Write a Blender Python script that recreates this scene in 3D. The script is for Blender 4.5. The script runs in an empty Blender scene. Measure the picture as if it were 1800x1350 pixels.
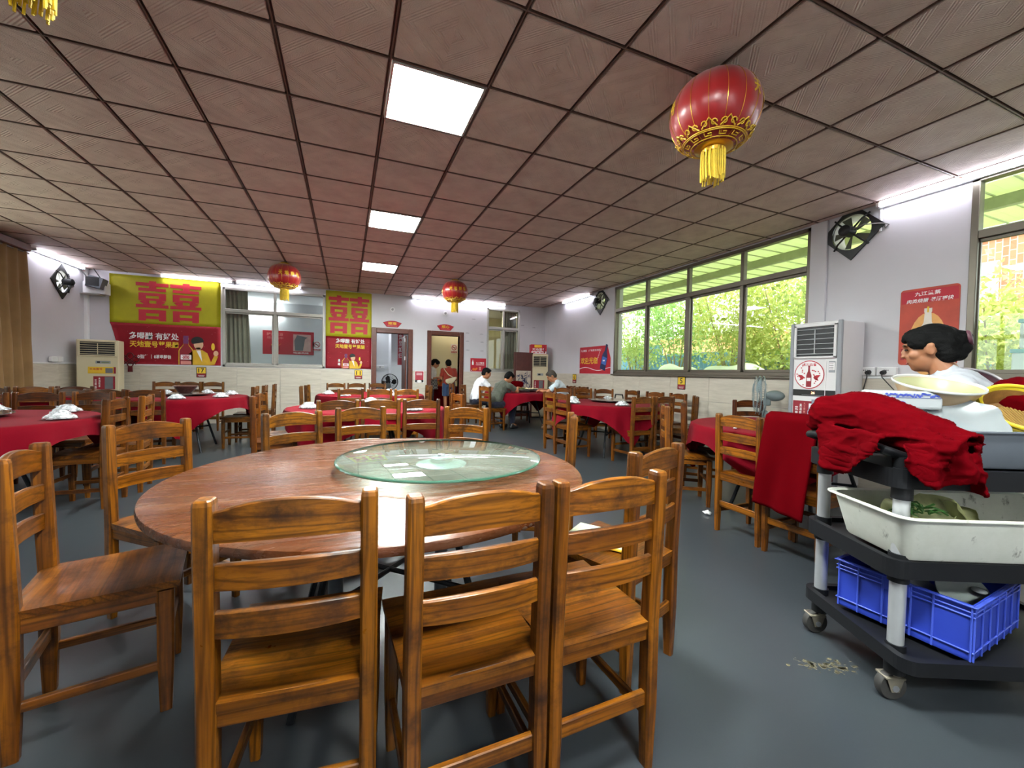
import bpy, bmesh, math, random
import numpy as np
from mathutils import Vector, Matrix, noise as mnoise
random.seed(7)
S = bpy.context.scene
COL = S.collection
R = math.radians
PI = math.pi

# ---------------------------------------------------------------- camera
YAW, PITCH, ROLL = 0.386641, -0.0274337, 0.0184863
fw0 = Vector((math.sin(YAW), math.cos(YAW), 0)); r0 = Vector((math.cos(YAW), -math.sin(YAW), 0)); u0 = Vector((0, 0, 1))
fw = fw0 * math.cos(PITCH) + u0 * math.sin(PITCH); u2 = u0 * math.cos(PITCH) - fw0 * math.sin(PITCH)
rr = r0 * math.cos(ROLL) + u2 * math.sin(ROLL); uu = u2 * math.cos(ROLL) - r0 * math.sin(ROLL)
cd = bpy.data.cameras.new('camera'); cam = bpy.data.objects.new('camera', cd); COL.objects.link(cam)
m = Matrix((rr, uu, -fw)).transposed().to_4x4(); m.translation = (0, 0, 1.18); cam.matrix_world = m
cd.sensor_width = 36; cd.lens = 36 * 715.23 / 1800; cd.clip_start = .02; cd.clip_end = 200
S.camera = cam

# ---------------------------------------------------------------- world, sun, exposure, light strengths
W = bpy.data.worlds.new('overcast_sky'); S.world = W; W.use_nodes = True
bg = W.node_tree.nodes['Background']; bg.inputs[0].default_value = (.88, .95, 1, 1); bg.inputs[1].default_value = 1.6
sd = bpy.data.lights.new('sun', 'SUN'); sd.energy = 2.9; sd.angle = R(3); sd.color = (1, .95, .82)
so = bpy.data.objects.new('sun', sd); COL.objects.link(so)
so.rotation_euler = Vector((-.42, .22, -.88)).to_track_quat('-Z', 'Y').to_euler()
PANEL_E, TUBE_E, ROOM_E, WARM_E = 52.0, 15.0, 40.0, 40.0
vs = S.view_settings
vs.view_transform = 'Standard'; vs.look = 'None'; vs.gamma = 1; vs.use_curve_mapping = False; vs.exposure = 1.95
S.display_settings.display_device = 'sRGB'
S.cycles.max_bounces = 10; S.cycles.transparent_max_bounces = 12; S.cycles.sample_clamp_indirect = 6
S.cycles.caustics_reflective = False; S.cycles.caustics_refractive = False

# ---------------------------------------------------------------- materials
def lin(h):
    h = h.lstrip('#'); c = [int(h[i:i + 2], 16) / 255 for i in (0, 2, 4)]
    return tuple(x / 12.92 if x <= .04045 else ((x + .055) / 1.055) ** 2.4 for x in c)
MATS = {}
class NT:
    def __init__(s, name):
        s.m = bpy.data.materials.new(name); s.m.use_nodes = True; s.t = s.m.node_tree; s.n = s.t.nodes
        s.b = s.n['Principled BSDF']; s.out = s.n['Material Output']
    def node(s, ty, **kw):
        n = s.n.new(ty)
        for k, v in kw.items(): setattr(n, k, v)
        return n
    def link(s, a, b): s.t.links.new(a, b)
    def coord(s, scale=(1, 1, 1), rnd=0, src='Object', rot=(0, 0, 0)):
        tc = s.node('ShaderNodeTexCoord'); mp = s.node('ShaderNodeMapping'); mp.inputs['Scale'].default_value = scale; mp.inputs['Rotation'].default_value = rot
        s.link(tc.outputs[src], mp.inputs['Vector'])
        if rnd:
            oi = s.node('ShaderNodeObjectInfo'); mu = s.node('ShaderNodeMath', operation='MULTIPLY'); mu.inputs[1].default_value = rnd
            s.link(oi.outputs['Random'], mu.inputs[0]); s.link(mu.outputs[0], mp.inputs['Location'])
        return mp.outputs[0]
    def noise(s, vec, scale, detail=4, rough=.55, dist=0):
        n = s.node('ShaderNodeTexNoise'); n.inputs['Scale'].default_value = scale; n.inputs['Detail'].default_value = detail
        n.inputs['Roughness'].default_value = rough; n.inputs['Distortion'].default_value = dist; s.link(vec, n.inputs['Vector']); return n.outputs['Fac']
    def ramp(s, fac, stops):
        r = s.node('ShaderNodeValToRGB'); e = r.color_ramp.elements
        while len(e) < len(stops): e.new(.5)
        for i, (p, c) in enumerate(stops): e[i].position = p; e[i].color = (*c, 1) if len(c) == 3 else c
        s.link(fac, r.inputs['Fac']); return r.outputs['Color']
    def mix(s, f, a, b, mode='MIX'):
        n = s.node('ShaderNodeMix', data_type='RGBA', blend_type=mode)
        for sk, v in ((n.inputs[0], f), (n.inputs[6], a), (n.inputs[7], b)):
            if hasattr(v, 'is_linked') or hasattr(v, 'links'): s.link(v, sk)
            elif isinstance(v, (int, float)): sk.default_value = v
            else: sk.default_value = (*v, 1) if len(v) == 3 else v
        return n.outputs[2]
    def bump(s, h, strength=.3, dist=.01):
        b = s.node('ShaderNodeBump'); b.inputs['Strength'].default_value = strength; b.inputs['Distance'].default_value = dist
        s.link(h, b.inputs['Height']); s.link(b.outputs[0], s.b.inputs['Normal'])
    def set(s, **kw):
        for k, v in kw.items():
            sk = s.b.inputs[k.replace('_', ' ')]
            if hasattr(v, 'links') and not isinstance(v, (int, float, tuple)): s.link(v, sk)
            else: sk.default_value = (*v, 1) if isinstance(v, tuple) and len(v) == 3 else v
        return s

def mat(name, col, rough=.5, metal=0, var=.12, scale=8, bump=0, bscale=60, **kw):
    """plain surface with a little procedural variation"""
    if name in MATS: return MATS[name]
    t = NT(name)
    if isinstance(col, str): col = lin(col)
    v = t.coord(rnd=9)
    f = t.noise(v, scale)
    c = t.ramp(f, [(.25, tuple(x * (1 - var) for x in col)), (.75, tuple(min(1, x * (1 + var)) for x in col))])
    t.set(Base_Color=c, Roughness=rough, Metallic=metal, **kw)
    if bump: t.bump(t.noise(v, bscale, 3), bump, .004)
    MATS[name] = t.m; return t.m

def emit(name, col, strength):
    t = NT(name); t.set(Base_Color=(.8, .8, .8), Emission_Color=col, Emission_Strength=strength, Roughness=.4); return t.m

def glass_mat(name, tint, ior=1.5, haze=0.0, hazecol=(.8, .85, .8), rough=0.0):
    """thin pane: see-through plus a Fresnel reflection, a little dusty film"""
    t = NT(name); n = t.n; n.remove(t.b)
    tr = t.node('ShaderNodeBsdfTransparent'); tr.inputs[0].default_value = (*tint, 1)
    gl = t.node('ShaderNodeBsdfGlossy'); gl.inputs['Roughness'].default_value = rough
    fr = t.node('ShaderNodeFresnel'); ge = t.node('ShaderNodeNewGeometry'); mr = t.node('ShaderNodeMapRange')   # same reflection on both faces of the pane
    mr.inputs['To Min'].default_value = ior; mr.inputs['To Max'].default_value = 1 / ior; t.link(ge.outputs['Backfacing'], mr.inputs['Value']); t.link(mr.outputs[0], fr.inputs['IOR'])
    mx = t.node('ShaderNodeMixShader'); t.link(fr.outputs[0], mx.inputs[0]); t.link(gl.outputs[0], mx.inputs[2])
    if haze:
        df = t.node('ShaderNodeBsdfDiffuse'); f = t.noise(t.coord(), 3, 5)
        r = t.ramp(f, [(.3, (haze * .6,) * 3), (.7, (haze * 1.4,) * 3)])
        df.inputs[0].default_value = (*hazecol, 1); m2 = t.node('ShaderNodeMixShader')
        t.link(r, m2.inputs[0]); t.link(tr.outputs[0], m2.inputs[1]); t.link(df.outputs[0], m2.inputs[2]); t.link(m2.outputs[0], mx.inputs[1])
    else: t.link(tr.outputs[0], mx.inputs[1])
    t.link(mx.outputs[0], t.out.inputs[0]); return t.m

def wood_mat(name, axis, dark, mid, light, rough=.32):
    """varnished pine: long grain along one axis, darker growth lines, grime in patches"""
    t = NT(name)
    s = [12.0] * 3; s['xyz'.index(axis)] = .9
    v = t.coord(tuple(s), rnd=31)
    wv = t.node('ShaderNodeTexWave', wave_type='RINGS', rings_direction=axis.upper()); wv.inputs['Scale'].default_value = 1.1
    wv.inputs['Distortion'].default_value = 9.0; wv.inputs['Detail'].default_value = 2.5; wv.inputs['Detail Scale'].default_value = .8; wv.inputs['Detail Roughness'].default_value = .6
    t.link(v, wv.inputs['Vector'])
    n1 = t.noise(v, .9, 4, .6, .8)
    c = t.ramp(n1, [(.25, tuple(x * .6 for x in mid)), (.42, mid), (.7, light)])
    c = t.mix(t.ramp(wv.outputs['Fac'], [(.0, (.6,) * 3), (.16, (.16,) * 3), (.4, (0, 0, 0))]), c, dark)
    s2 = [150.0] * 3; s2['xyz'.index(axis)] = 3.0
    fine = t.noise(t.coord(tuple(s2), rnd=17), 1.0, 3)
    c = t.mix(t.ramp(fine, [(.36, (.45,) * 3), (.56, (0, 0, 0))]), c, dark)
    grime = t.noise(t.coord((1, 1, 1), rnd=13), 7, 6, .68)
    c = t.mix(t.ramp(grime, [(.50, (0, 0, 0)), (.72, (.9,) * 3)]), c, tuple(x * .6 for x in dark))
    oi = t.node('ShaderNodeObjectInfo'); c = t.mix(1.0, c, oi.outputs['Color'], 'MULTIPLY')
    rg = t.ramp(grime, [(.3, (rough - .05,) * 3), (.8, (rough + .25,) * 3)])
    t.set(Base_Color=c, Roughness=rg, Coat_Weight=.08, Coat_Roughness=.16, Specular_IOR_Level=.3)
    t.bump(fine, .3, .002); MATS[name] = t.m; return t.m

WD, WM, WL = (.022, .0055, .0008), (.14, .045, .0028), (.315, .118, .0065)
wood = {a: wood_mat('varnished_pine_' + a, a, WD, WM, WL) for a in 'xyz'}

def table_wood():
    t = NT('worn_table_wood')
    v = t.coord((.5, 7, 7)); n1 = t.noise(v, 2.2, 5, .6, .9); fine = t.noise(t.coord((2, 46, 46)), 1.5, 4)
    c = t.ramp(n1, [(.28, lin('351a0b')), (.5, lin('5a2f16')), (.72, lin('734423'))])
    c = t.mix(t.ramp(fine, [(.38, (.6,) * 3), (.56, (0, 0, 0))]), c, lin('4a2812'))
    worn = t.noise(t.coord((1, 2.5, 1)), 2.3, 6, .7)
    c = t.mix(t.ramp(worn, [(.5, (0, 0, 0)), (.75, (.5,) * 3)]), c, lin('7d6250'))
    rg = t.ramp(t.noise(t.coord((1.2, 14, 6)), 2, 5, .7), [(.3, (.12,) * 3), (.7, (.36,) * 3)])
    t.set(Base_Color=c, Roughness=rg, Specular_IOR_Level=.4)
    t.bump(t.noise(t.coord((5, 60, 60)), 1.2, 5, .65), .35, .006); return t.m

def floor_mat():
    t = NT('painted_concrete')
    v = t.coord(); n1 = t.noise(v, .6, 3, .5); n2 = t.noise(v, 5, 4, .6)
    c = t.ramp(n1, [(.3, lin('2e3236')), (.7, lin('363b3f'))])
    c = t.mix(t.ramp(n2, [(.62, (0, 0, 0)), (.85, (.1,) * 3)]), c, lin('2c3033'))
    t.set(Base_Color=c, Roughness=t.ramp(n1, [(.3, (.3,) * 3), (.75, (.36,) * 3)]), Specular_IOR_Level=.5)
    t.bump(n2, .04, .01); return t.m

def tile_mat():
    """stamped gypsum tile: diagonal ridges that turn direction in each quarter"""
    t = NT('stamped_gypsum')
    tc = t.node('ShaderNodeTexCoord'); sp = t.node('ShaderNodeSeparateXYZ'); t.link(tc.outputs['Object'], sp.inputs[0])
    def M(op, a, b=None):
        n = t.node('ShaderNodeMath', operation=op)
        for i, v in enumerate((a, b)):
            if v is None: continue
            if isinstance(v, (int, float)): n.inputs[i].default_value = v
            else: t.link(v, n.inputs[i])
        return n.outputs[0]
    x, y = sp.outputs[0], sp.outputs[1]
    d1 = M('ADD', x, y); d2 = M('SUBTRACT', x, y)
    sg = M('GREATER_THAN', M('MULTIPLY', x, y), 0.0)
    d = M('ADD', M('MULTIPLY', sg, d1), M('MULTIPLY', M('SUBTRACT', 1.0, sg), d2))
    rid = M('SINE', M('MULTIPLY', d, 300.0))
    band = M('GREATER_THAN', M('SINE', M('MULTIPLY', d, 44.0)), -.1)
    h = M('MULTIPLY', rid, band)
    f = t.noise(t.coord(rnd=20), 5, 5)
    c = t.ramp(f, [(.3, lin('b8a096')), (.7, lin('cdb8ac'))])
    t.set(Base_Color=c, Roughness=.75)
    nb = t.noise(t.coord(), 160, 2); t.bump(M('ADD', M('MULTIPLY', h, .5), nb), .85, .003); return t.m

def cloth_mat(name, col, sheen=.25, rough=.85, spec=.3):
    t = NT(name); col = lin(col) if isinstance(col, str) else col
    v = t.coord(); f = t.noise(v, 3, 4)
    c = t.ramp(f, [(.3, tuple(x * .86 for x in col)), (.7, tuple(x * 1.1 for x in col))])
    t.set(Base_Color=c, Roughness=rough, Sheen_Weight=sheen, Specular_IOR_Level=spec)
    t.bump(t.noise(v, 260, 2), .2, .002); return t.m

def brick_mat():
    t = NT('brick_facade'); b = t.node('ShaderNodeTexBrick'); b.inputs['Scale'].default_value = 1.6
    b.inputs['Color1'].default_value = (*lin('a8664a'), 1); b.inputs['Color2'].default_value = (*lin('bd7c5c'), 1); b.inputs['Mortar'].default_value = (*lin('c9b09c'), 1)
    t.link(t.coord(rot=(0, R(90), 0)), b.inputs['Vector']); t.set(Base_Color=b.outputs['Color'], Roughness=.8); return t.m

def leaf_mat(name, a, b):
    t = NT(name); n = t.n; f = t.noise(t.coord(), 5, 3)
    c = t.ramp(f, [(.3, lin(a)), (.7, lin(b))]); t.set(Base_Color=c, Roughness=.5)
    tl = t.node('ShaderNodeBsdfTranslucent'); t.link(c, tl.inputs[0]); mx = t.node('ShaderNodeMixShader'); mx.inputs[0].default_value = .5
    t.link(t.b.outputs[0], mx.inputs[1]); t.link(tl.outputs[0], mx.inputs[2]); t.link(mx.outputs[0], t.out.inputs[0]); return t.m

def film_mat():
    t = NT('clear_wrap'); n = t.n; n.remove(t.b)
    tr = t.node('ShaderNodeBsdfTransparent'); gl = t.node('ShaderNodeBsdfPrincipled'); gl.inputs['Base Color'].default_value = (.9, .92, .95, 1); gl.inputs['Roughness'].default_value = .15
    mx = t.node('ShaderNodeMixShader'); f = t.noise(t.coord(), 40, 4); t.link(t.ramp(f, [(.4, (.2,) * 3), (.65, (.75,) * 3)]), mx.inputs[0])
    t.link(tr.outputs[0], mx.inputs[1]); t.link(gl.outputs[0], mx.inputs[2]); t.link(mx.outputs[0], t.out.inputs[0]); return t.m

def canopy_mat():
    t = NT('translucent_sheet'); c = lin('d6dfbd'); t.set(Base_Color=c, Roughness=.6)
    tl = t.node('ShaderNodeBsdfTranslucent'); tl.inputs[0].default_value = (*lin('dde3b8'), 1); mx = t.node('ShaderNodeMixShader'); mx.inputs[0].default_value = .35
    t.link(t.b.outputs[0], mx.inputs[1]); t.link(tl.outputs[0], mx.inputs[2]); t.link(mx.outputs[0], t.out.inputs[0]); return t.m

M_wall = mat('white_plaster', 'c6c4c8', .8, var=.03, scale=2, bump=.15, bscale=30)
M_room = mat('room_plaster', 'd8dade', .8, var=.02, scale=2)
M_cream = mat('cream_plaster', 'e6dfc4', .8, var=.02, scale=2)
def wains_mat():
    t = NT('beige_wall_tile'); v = t.coord((1.2, 1.2, 9), rnd=3); f = t.noise(v, 2.4, 5, .6)
    t.set(Base_Color=t.ramp(f, [(.3, lin('b3aa9b')), (.7, lin('c9c1b2'))]), Roughness=.42); return t.m
M_wains = wains_mat(); M_floor = floor_mat(); M_tile = tile_mat(); M_twood = table_wood()
M_grid = mat('ceiling_grid', '4a342c', .5, var=.05); M_gridl = mat('grid_edge', '8f8078', .5, var=.05)
M_alu = mat('bronze_aluminium', '6c655a', .38, .6, var=.06); M_alu2 = mat('pale_aluminium', 'a9a69e', .4, .6, var=.06)
M_pane = glass_mat('window_glass', (.95, .99, .96), 1.45); M_spin = glass_mat('turntable_glass', (.88, .96, .91), 1.9, .09, lin('cfdccd'))
M_gedge = mat('green_glass_edge', '3f6a58', .1, 0, .05, **{'Transmission_Weight': .3})
M_casing = mat('dark_red_door_wood', '5a2a1a', .4, var=.25, scale=14)
M_red = cloth_mat('red_tablecloth', (.155, .0018, .008), .02, .85, .06); M_red2 = cloth_mat('red_cotton', (.085, .0005, .0022), 0, .95, .02)
M_curt = cloth_mat('tan_curtain', '8a6c46', .1); M_curtg = cloth_mat('grey_brown_curtain', '8d8478', .3)
M_whitep = mat('white_plastic', 'dcdcdc', .4, var=.03); M_beige = mat('beige_plastic', 'cbbf9e', .42, var=.05, scale=3)
M_greyp = mat('grey_plastic', '8b8e93', .4, var=.05); M_black = mat('black_plastic', '0d0e11', .45, var=.2)
M_dark = mat('dark_metal', '17181a', .5, .3, var=.2); M_steel = mat('steel', 'aeb1b5', .3, .85, var=.08)
M_gun = mat('grey_pressed_tub', '5a6068', .5, var=.1, scale=5)
M_blue = mat('blue_crate_plastic', '2a3ea4', .4, var=.06, **{'Subsurface_Weight': 0.0}); M_bluel = mat('blue_crate_rib', '3d52b8', .4, var=.05)
M_tub = mat('stained_white_plastic', 'b9b7aa', .5, var=.12, scale=12)
M_porc = mat('white_porcelain', 'a2a7a9', .16, var=.02); M_gold = mat('gold_print', 'd0a52c', .4, .2, var=.1); M_goldm = mat('gold_trim', 'c9952f', .3, .7, var=.1)
M_yel = mat('yellow_print', 'd8d02a', .6, var=.05); M_pred = mat('red_print', 'b3172a', .6, var=.06); M_pwhite = mat('white_print', 'e8e4e4', .6, var=.02)
M_pdred = mat('dark_red_print', '8a1524', .6, var=.06); M_pyel = mat('amber_print', 'e3b92c', .6, var=.05); M_pblk = mat('black_print', '151313', .6, var=.1)
M_porange = mat('orange_red_print', 'b5402a', .55, var=.25, scale=5); M_pglow = mat('peach_print', 'dca058', .55, var=.15)
M_pskin = mat('skin_print', 'd8a888', .6, var=.04); M_pyc = mat('yellow_coat_print', 'd0a322', .6, var=.12); M_pnavy = mat('navy_print', '1c2a55', .5, var=.15); M_ppurp = mat('purple_print', '6a2a5c', .6, var=.1)
M_silk = mat('red_silk', '920a0e', .33, var=.15, scale=3, **{'Sheen_Weight': .3, 'Anisotropic': .5})
M_tassel = mat('yellow_tassel', 'd2b01e', .6, var=.2, scale=30)
M_skin = mat('skin', 'a9714f', .55, var=.06, **{'Subsurface_Weight': .1}); M_skinl = mat('light_skin', 'bb8a6a', .55, var=.06)
M_hair = mat('black_hair', '030303', .75, var=.4, scale=60, bump=.6, bscale=140, **{'Specular_IOR_Level': .15})
M_film = film_mat(); M_paper = mat('white_paper', 'dedede', .8, var=.03); M_rub = mat('grey_rubber', '2c2a28', .7, var=.3, scale=20); M_rust = mat('rusty_zinc', '7d7668', .5, .5, var=.3, scale=20)

# ---------------------------------------------------------------- mesh helpers
def BM(): return bmesh.new()
def xf(vs_, mtx):
    for v in vs_: v.co = mtx @ v.co
def box(bm, lo, hi, bev=0, seg=1, mtx=None):
    lo, hi = Vector(lo), Vector(hi); c = (lo + hi) / 2; s = hi - lo
    g = bmesh.ops.create_cube(bm, size=1, matrix=Matrix.Translation(c) @ Matrix.Diagonal((*s, 1)))
    v = g['verts']
    if bev:
        e = list({e for x in v for e in x.link_edges})
        g = bmesh.ops.bevel(bm, geom=e, offset=min(bev, min(s) * .49), segments=seg, affect='EDGES', profile=.5)
        v = list({x for f in g['faces'] for x in f.verts} | set(x for x in v if x.is_valid))
    if mtx is not None: xf(v, mtx)
    return v
def frame_of(d):
    d = Vector(d).normalized(); a = Vector((0, 0, 1)) if abs(d.z) < .9 else Vector((1, 0, 0))
    x = a.cross(d).normalized(); return x, d.cross(x).normalized()
def rings(bm, rs, cap=True, closed=False):
    """bridge a list of rings (lists of points)"""
    V = [[bm.verts.new(p) for p in r] for r in rs]; n = len(rs[0])
    for i in range(len(V) - (0 if closed else 1)):
        a, b = V[i], V[(i + 1) % len(V)]
        for j in range(n): bm.faces.new((a[j], a[(j + 1) % n], b[(j + 1) % n], b[j]))
    if cap and not closed: bm.faces.new(V[0][::-1]); bm.faces.new(V[-1])
    return [v for r in V for v in r]
def cyl(bm, p0, p1, r0, r1=None, n=16, cap=True):
    r1 = r0 if r1 is None else r1; p0, p1 = Vector(p0), Vector(p1); x, y = frame_of(p1 - p0)
    return rings(bm, [[p + (x * math.cos(t) + y * math.sin(t)) * r for t in [2 * PI * k / n for k in range(n)]] for p, r in ((p0, r0), (p1, r1))], cap)
def tube(bm, pts, r, n=8, closed=False):
    pts = [Vector(p) for p in pts]; L = len(pts); rs = []; x = None
    for i, p in enumerate(pts):
        d = (pts[(i + 1) % L] - pts[i - 1]) if closed else (pts[min(i + 1, L - 1)] - pts[max(i - 1, 0)])
        d.normalize()
        if x is None: x, _ = frame_of(d)
        x = (x - d * x.dot(d)).normalized(); y = d.cross(x)
        q = r[i] if isinstance(r, (list, tuple)) else r
        rs.append([p + (x * math.cos(t) + y * math.sin(t)) * q for t in [2 * PI * k / n for k in range(n)]])
    return rings(bm, rs, True, closed)
def lathe(bm, prof, n=24, c=(0, 0, 0), cap=False):
    """profile [(radius, z)] about z"""
    c = Vector(c)
    return rings(bm, [[c + Vector((max(r, 1e-4) * math.cos(2 * PI * k / n), max(r, 1e-4) * math.sin(2 * PI * k / n), z)) for k in range(n)] for r, z in prof], cap)
def ball(bm, c, r, u=16, v=10, mtx=None):
    r = (r,) * 3 if isinstance(r, (int, float)) else r
    g = bmesh.ops.create_uvsphere(bm, u_segments=u, v_segments=v, radius=1)
    M4 = Matrix.Translation(Vector(c)) @ (mtx.to_4x4() if mtx is not None else Matrix()) @ Matrix.Diagonal((*r, 1))
    xf(g['verts'], M4); return g['verts']
def prism(bm, pts, h, mtx=None):
    """extrude a 2-D outline (x, y) from z=0 to z=h"""
    n = len(pts)
    v = [bm.verts.new((x, y, 0)) for x, y in pts] + [bm.verts.new((x, y, h)) for x, y in pts]
    bm.faces.new(v[:n][::-1]); bm.faces.new(v[n:])
    for i in range(n): bm.faces.new((v[i], v[(i + 1) % n], v[n + (i + 1) % n], v[n + i]))
    if mtx is not None: xf(v, mtx)
    return v
def mesh_of(name, bm, m=None, smooth=False):
    bmesh.ops.recalc_face_normals(bm, faces=bm.faces)
    me = bpy.data.meshes.new(name); bm.to_mesh(me); bm.free()
    for k in (m if isinstance(m, (list, tuple)) else [m]):
        if k: me.materials.append(k)
    if smooth:
        me.polygons.foreach_set('use_smooth', [True] * len(me.polygons))
        if smooth != 'all':
            try: me.set_sharp_from_angle(angle=R(40))
            except Exception: pass
    return me
def link(name, me, parent=None, loc=None, rz=0):
    o = bpy.data.objects.new(name, me); COL.objects.link(o)
    if parent is not None: o.parent = parent
    if loc is not None: o.location = loc
    if rz: o.rotation_euler.z = rz
    return o
def ob(name, bm, m, parent=None, smooth=False, loc=None, rz=0, kind=None):
    o = link(name, mesh_of(name, bm, m, smooth), parent, loc, rz)
    if kind: o['kind'] = kind
    return o
def tag(o, label, cat, group=None):
    o['label'] = label; o['category'] = cat
    if group: o['group'] = group
    return o
def thing(name, label, cat, loc=(0, 0, 0), rz=0, group=None, mtx=None):
    o = bpy.data.objects.new(name, None); COL.objects.link(o); o.empty_display_size = .1
    if mtx is not None: o.matrix_world = mtx
    else: o.location = loc; o.rotation_euler.z = rz
    return tag(o, label, cat, group)
def struct(o): o['kind'] = 'structure'; return o
KIDS = {}
def copy_thing(root, label, loc, rz=0, group=None, tone=None, extra=None):
    """copy a thing with its parts and their sub-parts"""
    if root.name not in KIDS: KIDS[root.name] = [(c, list(c.children)) for c in root.children]
    r = root.copy(); COL.objects.link(r); r.location = loc; r.rotation_euler = (0, 0, rz); r['label'] = label
    if group: r['group'] = group
    for c, gs in KIDS[root.name]:
        d = c.copy(); COL.objects.link(d); d.parent = r
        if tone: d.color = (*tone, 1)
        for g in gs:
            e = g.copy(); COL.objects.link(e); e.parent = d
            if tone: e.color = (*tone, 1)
    return r
# a side scene evaluates modifiers without touching the main one
TS = bpy.data.scenes.new('scratch')
def evaluated(me, mods):
    o = bpy.data.objects.new('tmp', me); TS.collection.objects.link(o)
    for ty, kw in mods:
        md = o.modifiers.new('m', ty)
        for k, v in kw.items(): setattr(md, k, v)
    vl = TS.view_layers[0]; vl.update(); dg = vl.depsgraph if vl.depsgraph else None
    ev = o.evaluated_get(dg); out = bpy.data.meshes.new_from_object(ev)
    TS.collection.objects.unlink(o); bpy.data.objects.remove(o); return out
def blob(name, bm, voxel, m, parent=None, it=4, sub=0):
    """fuse overlapping solids into one continuous skin"""
    bmesh.ops.recalc_face_normals(bm, faces=bm.faces)
    me = bpy.data.meshes.new(name); bm.to_mesh(me); bm.free()
    out = evaluated(me, [('REMESH', dict(mode='VOXEL', voxel_size=voxel, use_smooth_shade=True)), ('SMOOTH', dict(factor=.5, iterations=it))])
    out.name = name; out.materials.clear()
    for k in (m if isinstance(m, (list, tuple)) else [m]): out.materials.append(k)
    out.polygons.foreach_set('use_smooth', [True] * len(out.polygons))
    return link(name, out, parent)
def cut(me, cutters):
    for c in cutters:
        co = bpy.data.objects.new('cutter', c); TS.collection.objects.link(co)
        me = evaluated(me, [('BOOLEAN', dict(object=co, operation='DIFFERENCE', solver='EXACT'))])
        TS.collection.objects.unlink(co)
    return me

# ---------------------------------------------------------------- flat print and lettering on a plane
TXT = {}
def text_geo(s, bold=.0):
    k = (s, bold)
    if k not in TXT:
        c = bpy.data.curves.new('t', 'FONT'); c.body = s; c.offset = bold; c.resolution_u = 3
        o = bpy.data.objects.new('t', c); me = bpy.data.meshes.new_from_object(o)
        v = np.empty(len(me.vertices) * 3); me.vertices.foreach_get('co', v); v = v.reshape(-1, 3)[:, :2]
        f = [tuple(p.vertices) for p in me.polygons]
        if len(v): v = v - v.min(0)
        TXT[k] = (v, f); bpy.data.objects.remove(o); bpy.data.meshes.remove(me)
    return TXT[k]
class Sheet:
    """a flat printed surface: origin, u (right), v (up); n comes towards the viewer"""
    STEP = .0012
    def __init__(s, o, u, v=(0, 0, 1), parent=None):
        s.o, s.u, s.v = Vector(o), Vector(u).normalized(), Vector(v).normalized(); s.n = s.u.cross(s.v); s.p = parent
    def at(s, x, y, l=0): return s.o + s.u * x + s.v * y + s.n * (l * s.STEP)
    def add(s, bm, pts, layer, th=None):
        h = s.STEP if th is None else th
        a = [bm.verts.new(s.at(x, y, layer)) for x, y in pts]; b = [bm.verts.new(s.at(x, y, layer) + s.n * h) for x, y in pts]; n = len(pts)
        bm.faces.new(b); bm.faces.new(a[::-1])
        for i in range(n): bm.faces.new((a[i], a[(i + 1) % n], b[(i + 1) % n], b[i]))
    def poly(s, name, plist, m, layer=1, th=None):
        bm = BM()
        for p in plist: s.add(bm, p, layer, th)
        return ob(name, bm, m, s.p)
    def rect(s, name, x0, y0, x1, y1, m, layer=0, th=None): return s.poly(name, [[(x0, y0), (x1, y0), (x1, y1), (x0, y1)]], m, layer, th)
    def text(s, body, x0, y0, x1, y1, m, layer=1, bold=.012, name='lettering', skew=0):
        bold = min(bold, .016)
        v, f = text_geo(body, bold)
        if not len(v): return None
        mx = v.max(0); sx, sy = (x1 - x0) / mx[0], (y1 - y0) / mx[1]
        bm = BM(); z = layer + .5
        vv = []
        for a, b in v:
            X, Y = x0 + a * sx + skew * b * sy, y0 + b * sy
            vv.append(bm.verts.new(s.at(X, Y, z)))
        for q in f:
            try: bm.faces.new([vv[i] for i in q])
            except ValueError: pass
        me = bpy.data.meshes.new(name); bm.normal_update(); bm.to_mesh(me); bm.free(); me.materials.append(m)
        return link(name, me, s.p)
    def column(s, body, xc, ytop, ch, w, m, layer=1, bold=.012):
        for i, c in enumerate(body):
            s.text(c, xc - w / 2, ytop - (i + .92) * ch, xc + w / 2, ytop - (i + .08) * ch, m, layer, bold)
def circ(cx, cy, rx, ry=None, n=24, a0=0, a1=2 * PI):
    ry = rx if ry is None else ry
    return [(cx + rx * math.cos(a0 + (a1 - a0) * k / n), cy + ry * math.sin(a0 + (a1 - a0) * k / n)) for k in range(n if abs(a1 - a0 - 2 * PI) < 1e-6 else n + 1)]
def rbox(x0, y0, x1, y1, r, n=5):
    p = []
    for cx, cy, a in ((x1 - r, y0 + r, -PI / 2), (x1 - r, y1 - r, 0), (x0 + r, y1 - r, PI / 2), (x0 + r, y0 + r, PI)):
        p += [(cx + r * math.cos(a + PI / 2 * k / n), cy + r * math.sin(a + PI / 2 * k / n)) for k in range(n + 1)]
    return p
def bottle_pts(cx, y0, h, w):
    half = [(.5, 0), (.5, .52), (.42, .6), (.2, .74), (.16, .92), (.19, .93), (.19, 1)]
    return [(cx + a * w, y0 + b * h) for a, b in half] + [(cx - a * w, y0 + b * h) for a, b in half[::-1]]
def xi_rects():
    """one half of the double-happiness sign on a unit square, y up"""
    r = [(.4, .955, .62, 1.0), (0, .87, 1, .955), (.4, .82, .62, .87), (.08, .745, .92, .82),
         (.08, .63, .92, .70), (.08, .51, .92, .565), (.08, .565, .3, .63), (.70, .565, .92, .63),
         (.22, .41, .40, .51), (.62, .41, .80, .51), (.40, .41, .62, .44), (0, .33, 1, .41),
         (.08, .19, .92, .28), (.08, .05, .92, .12), (.08, .12, .3, .19), (.70, .12, .92, .19), (.08, 0, .3, .05), (.70, 0, .92, .05)]
    return r
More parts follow.
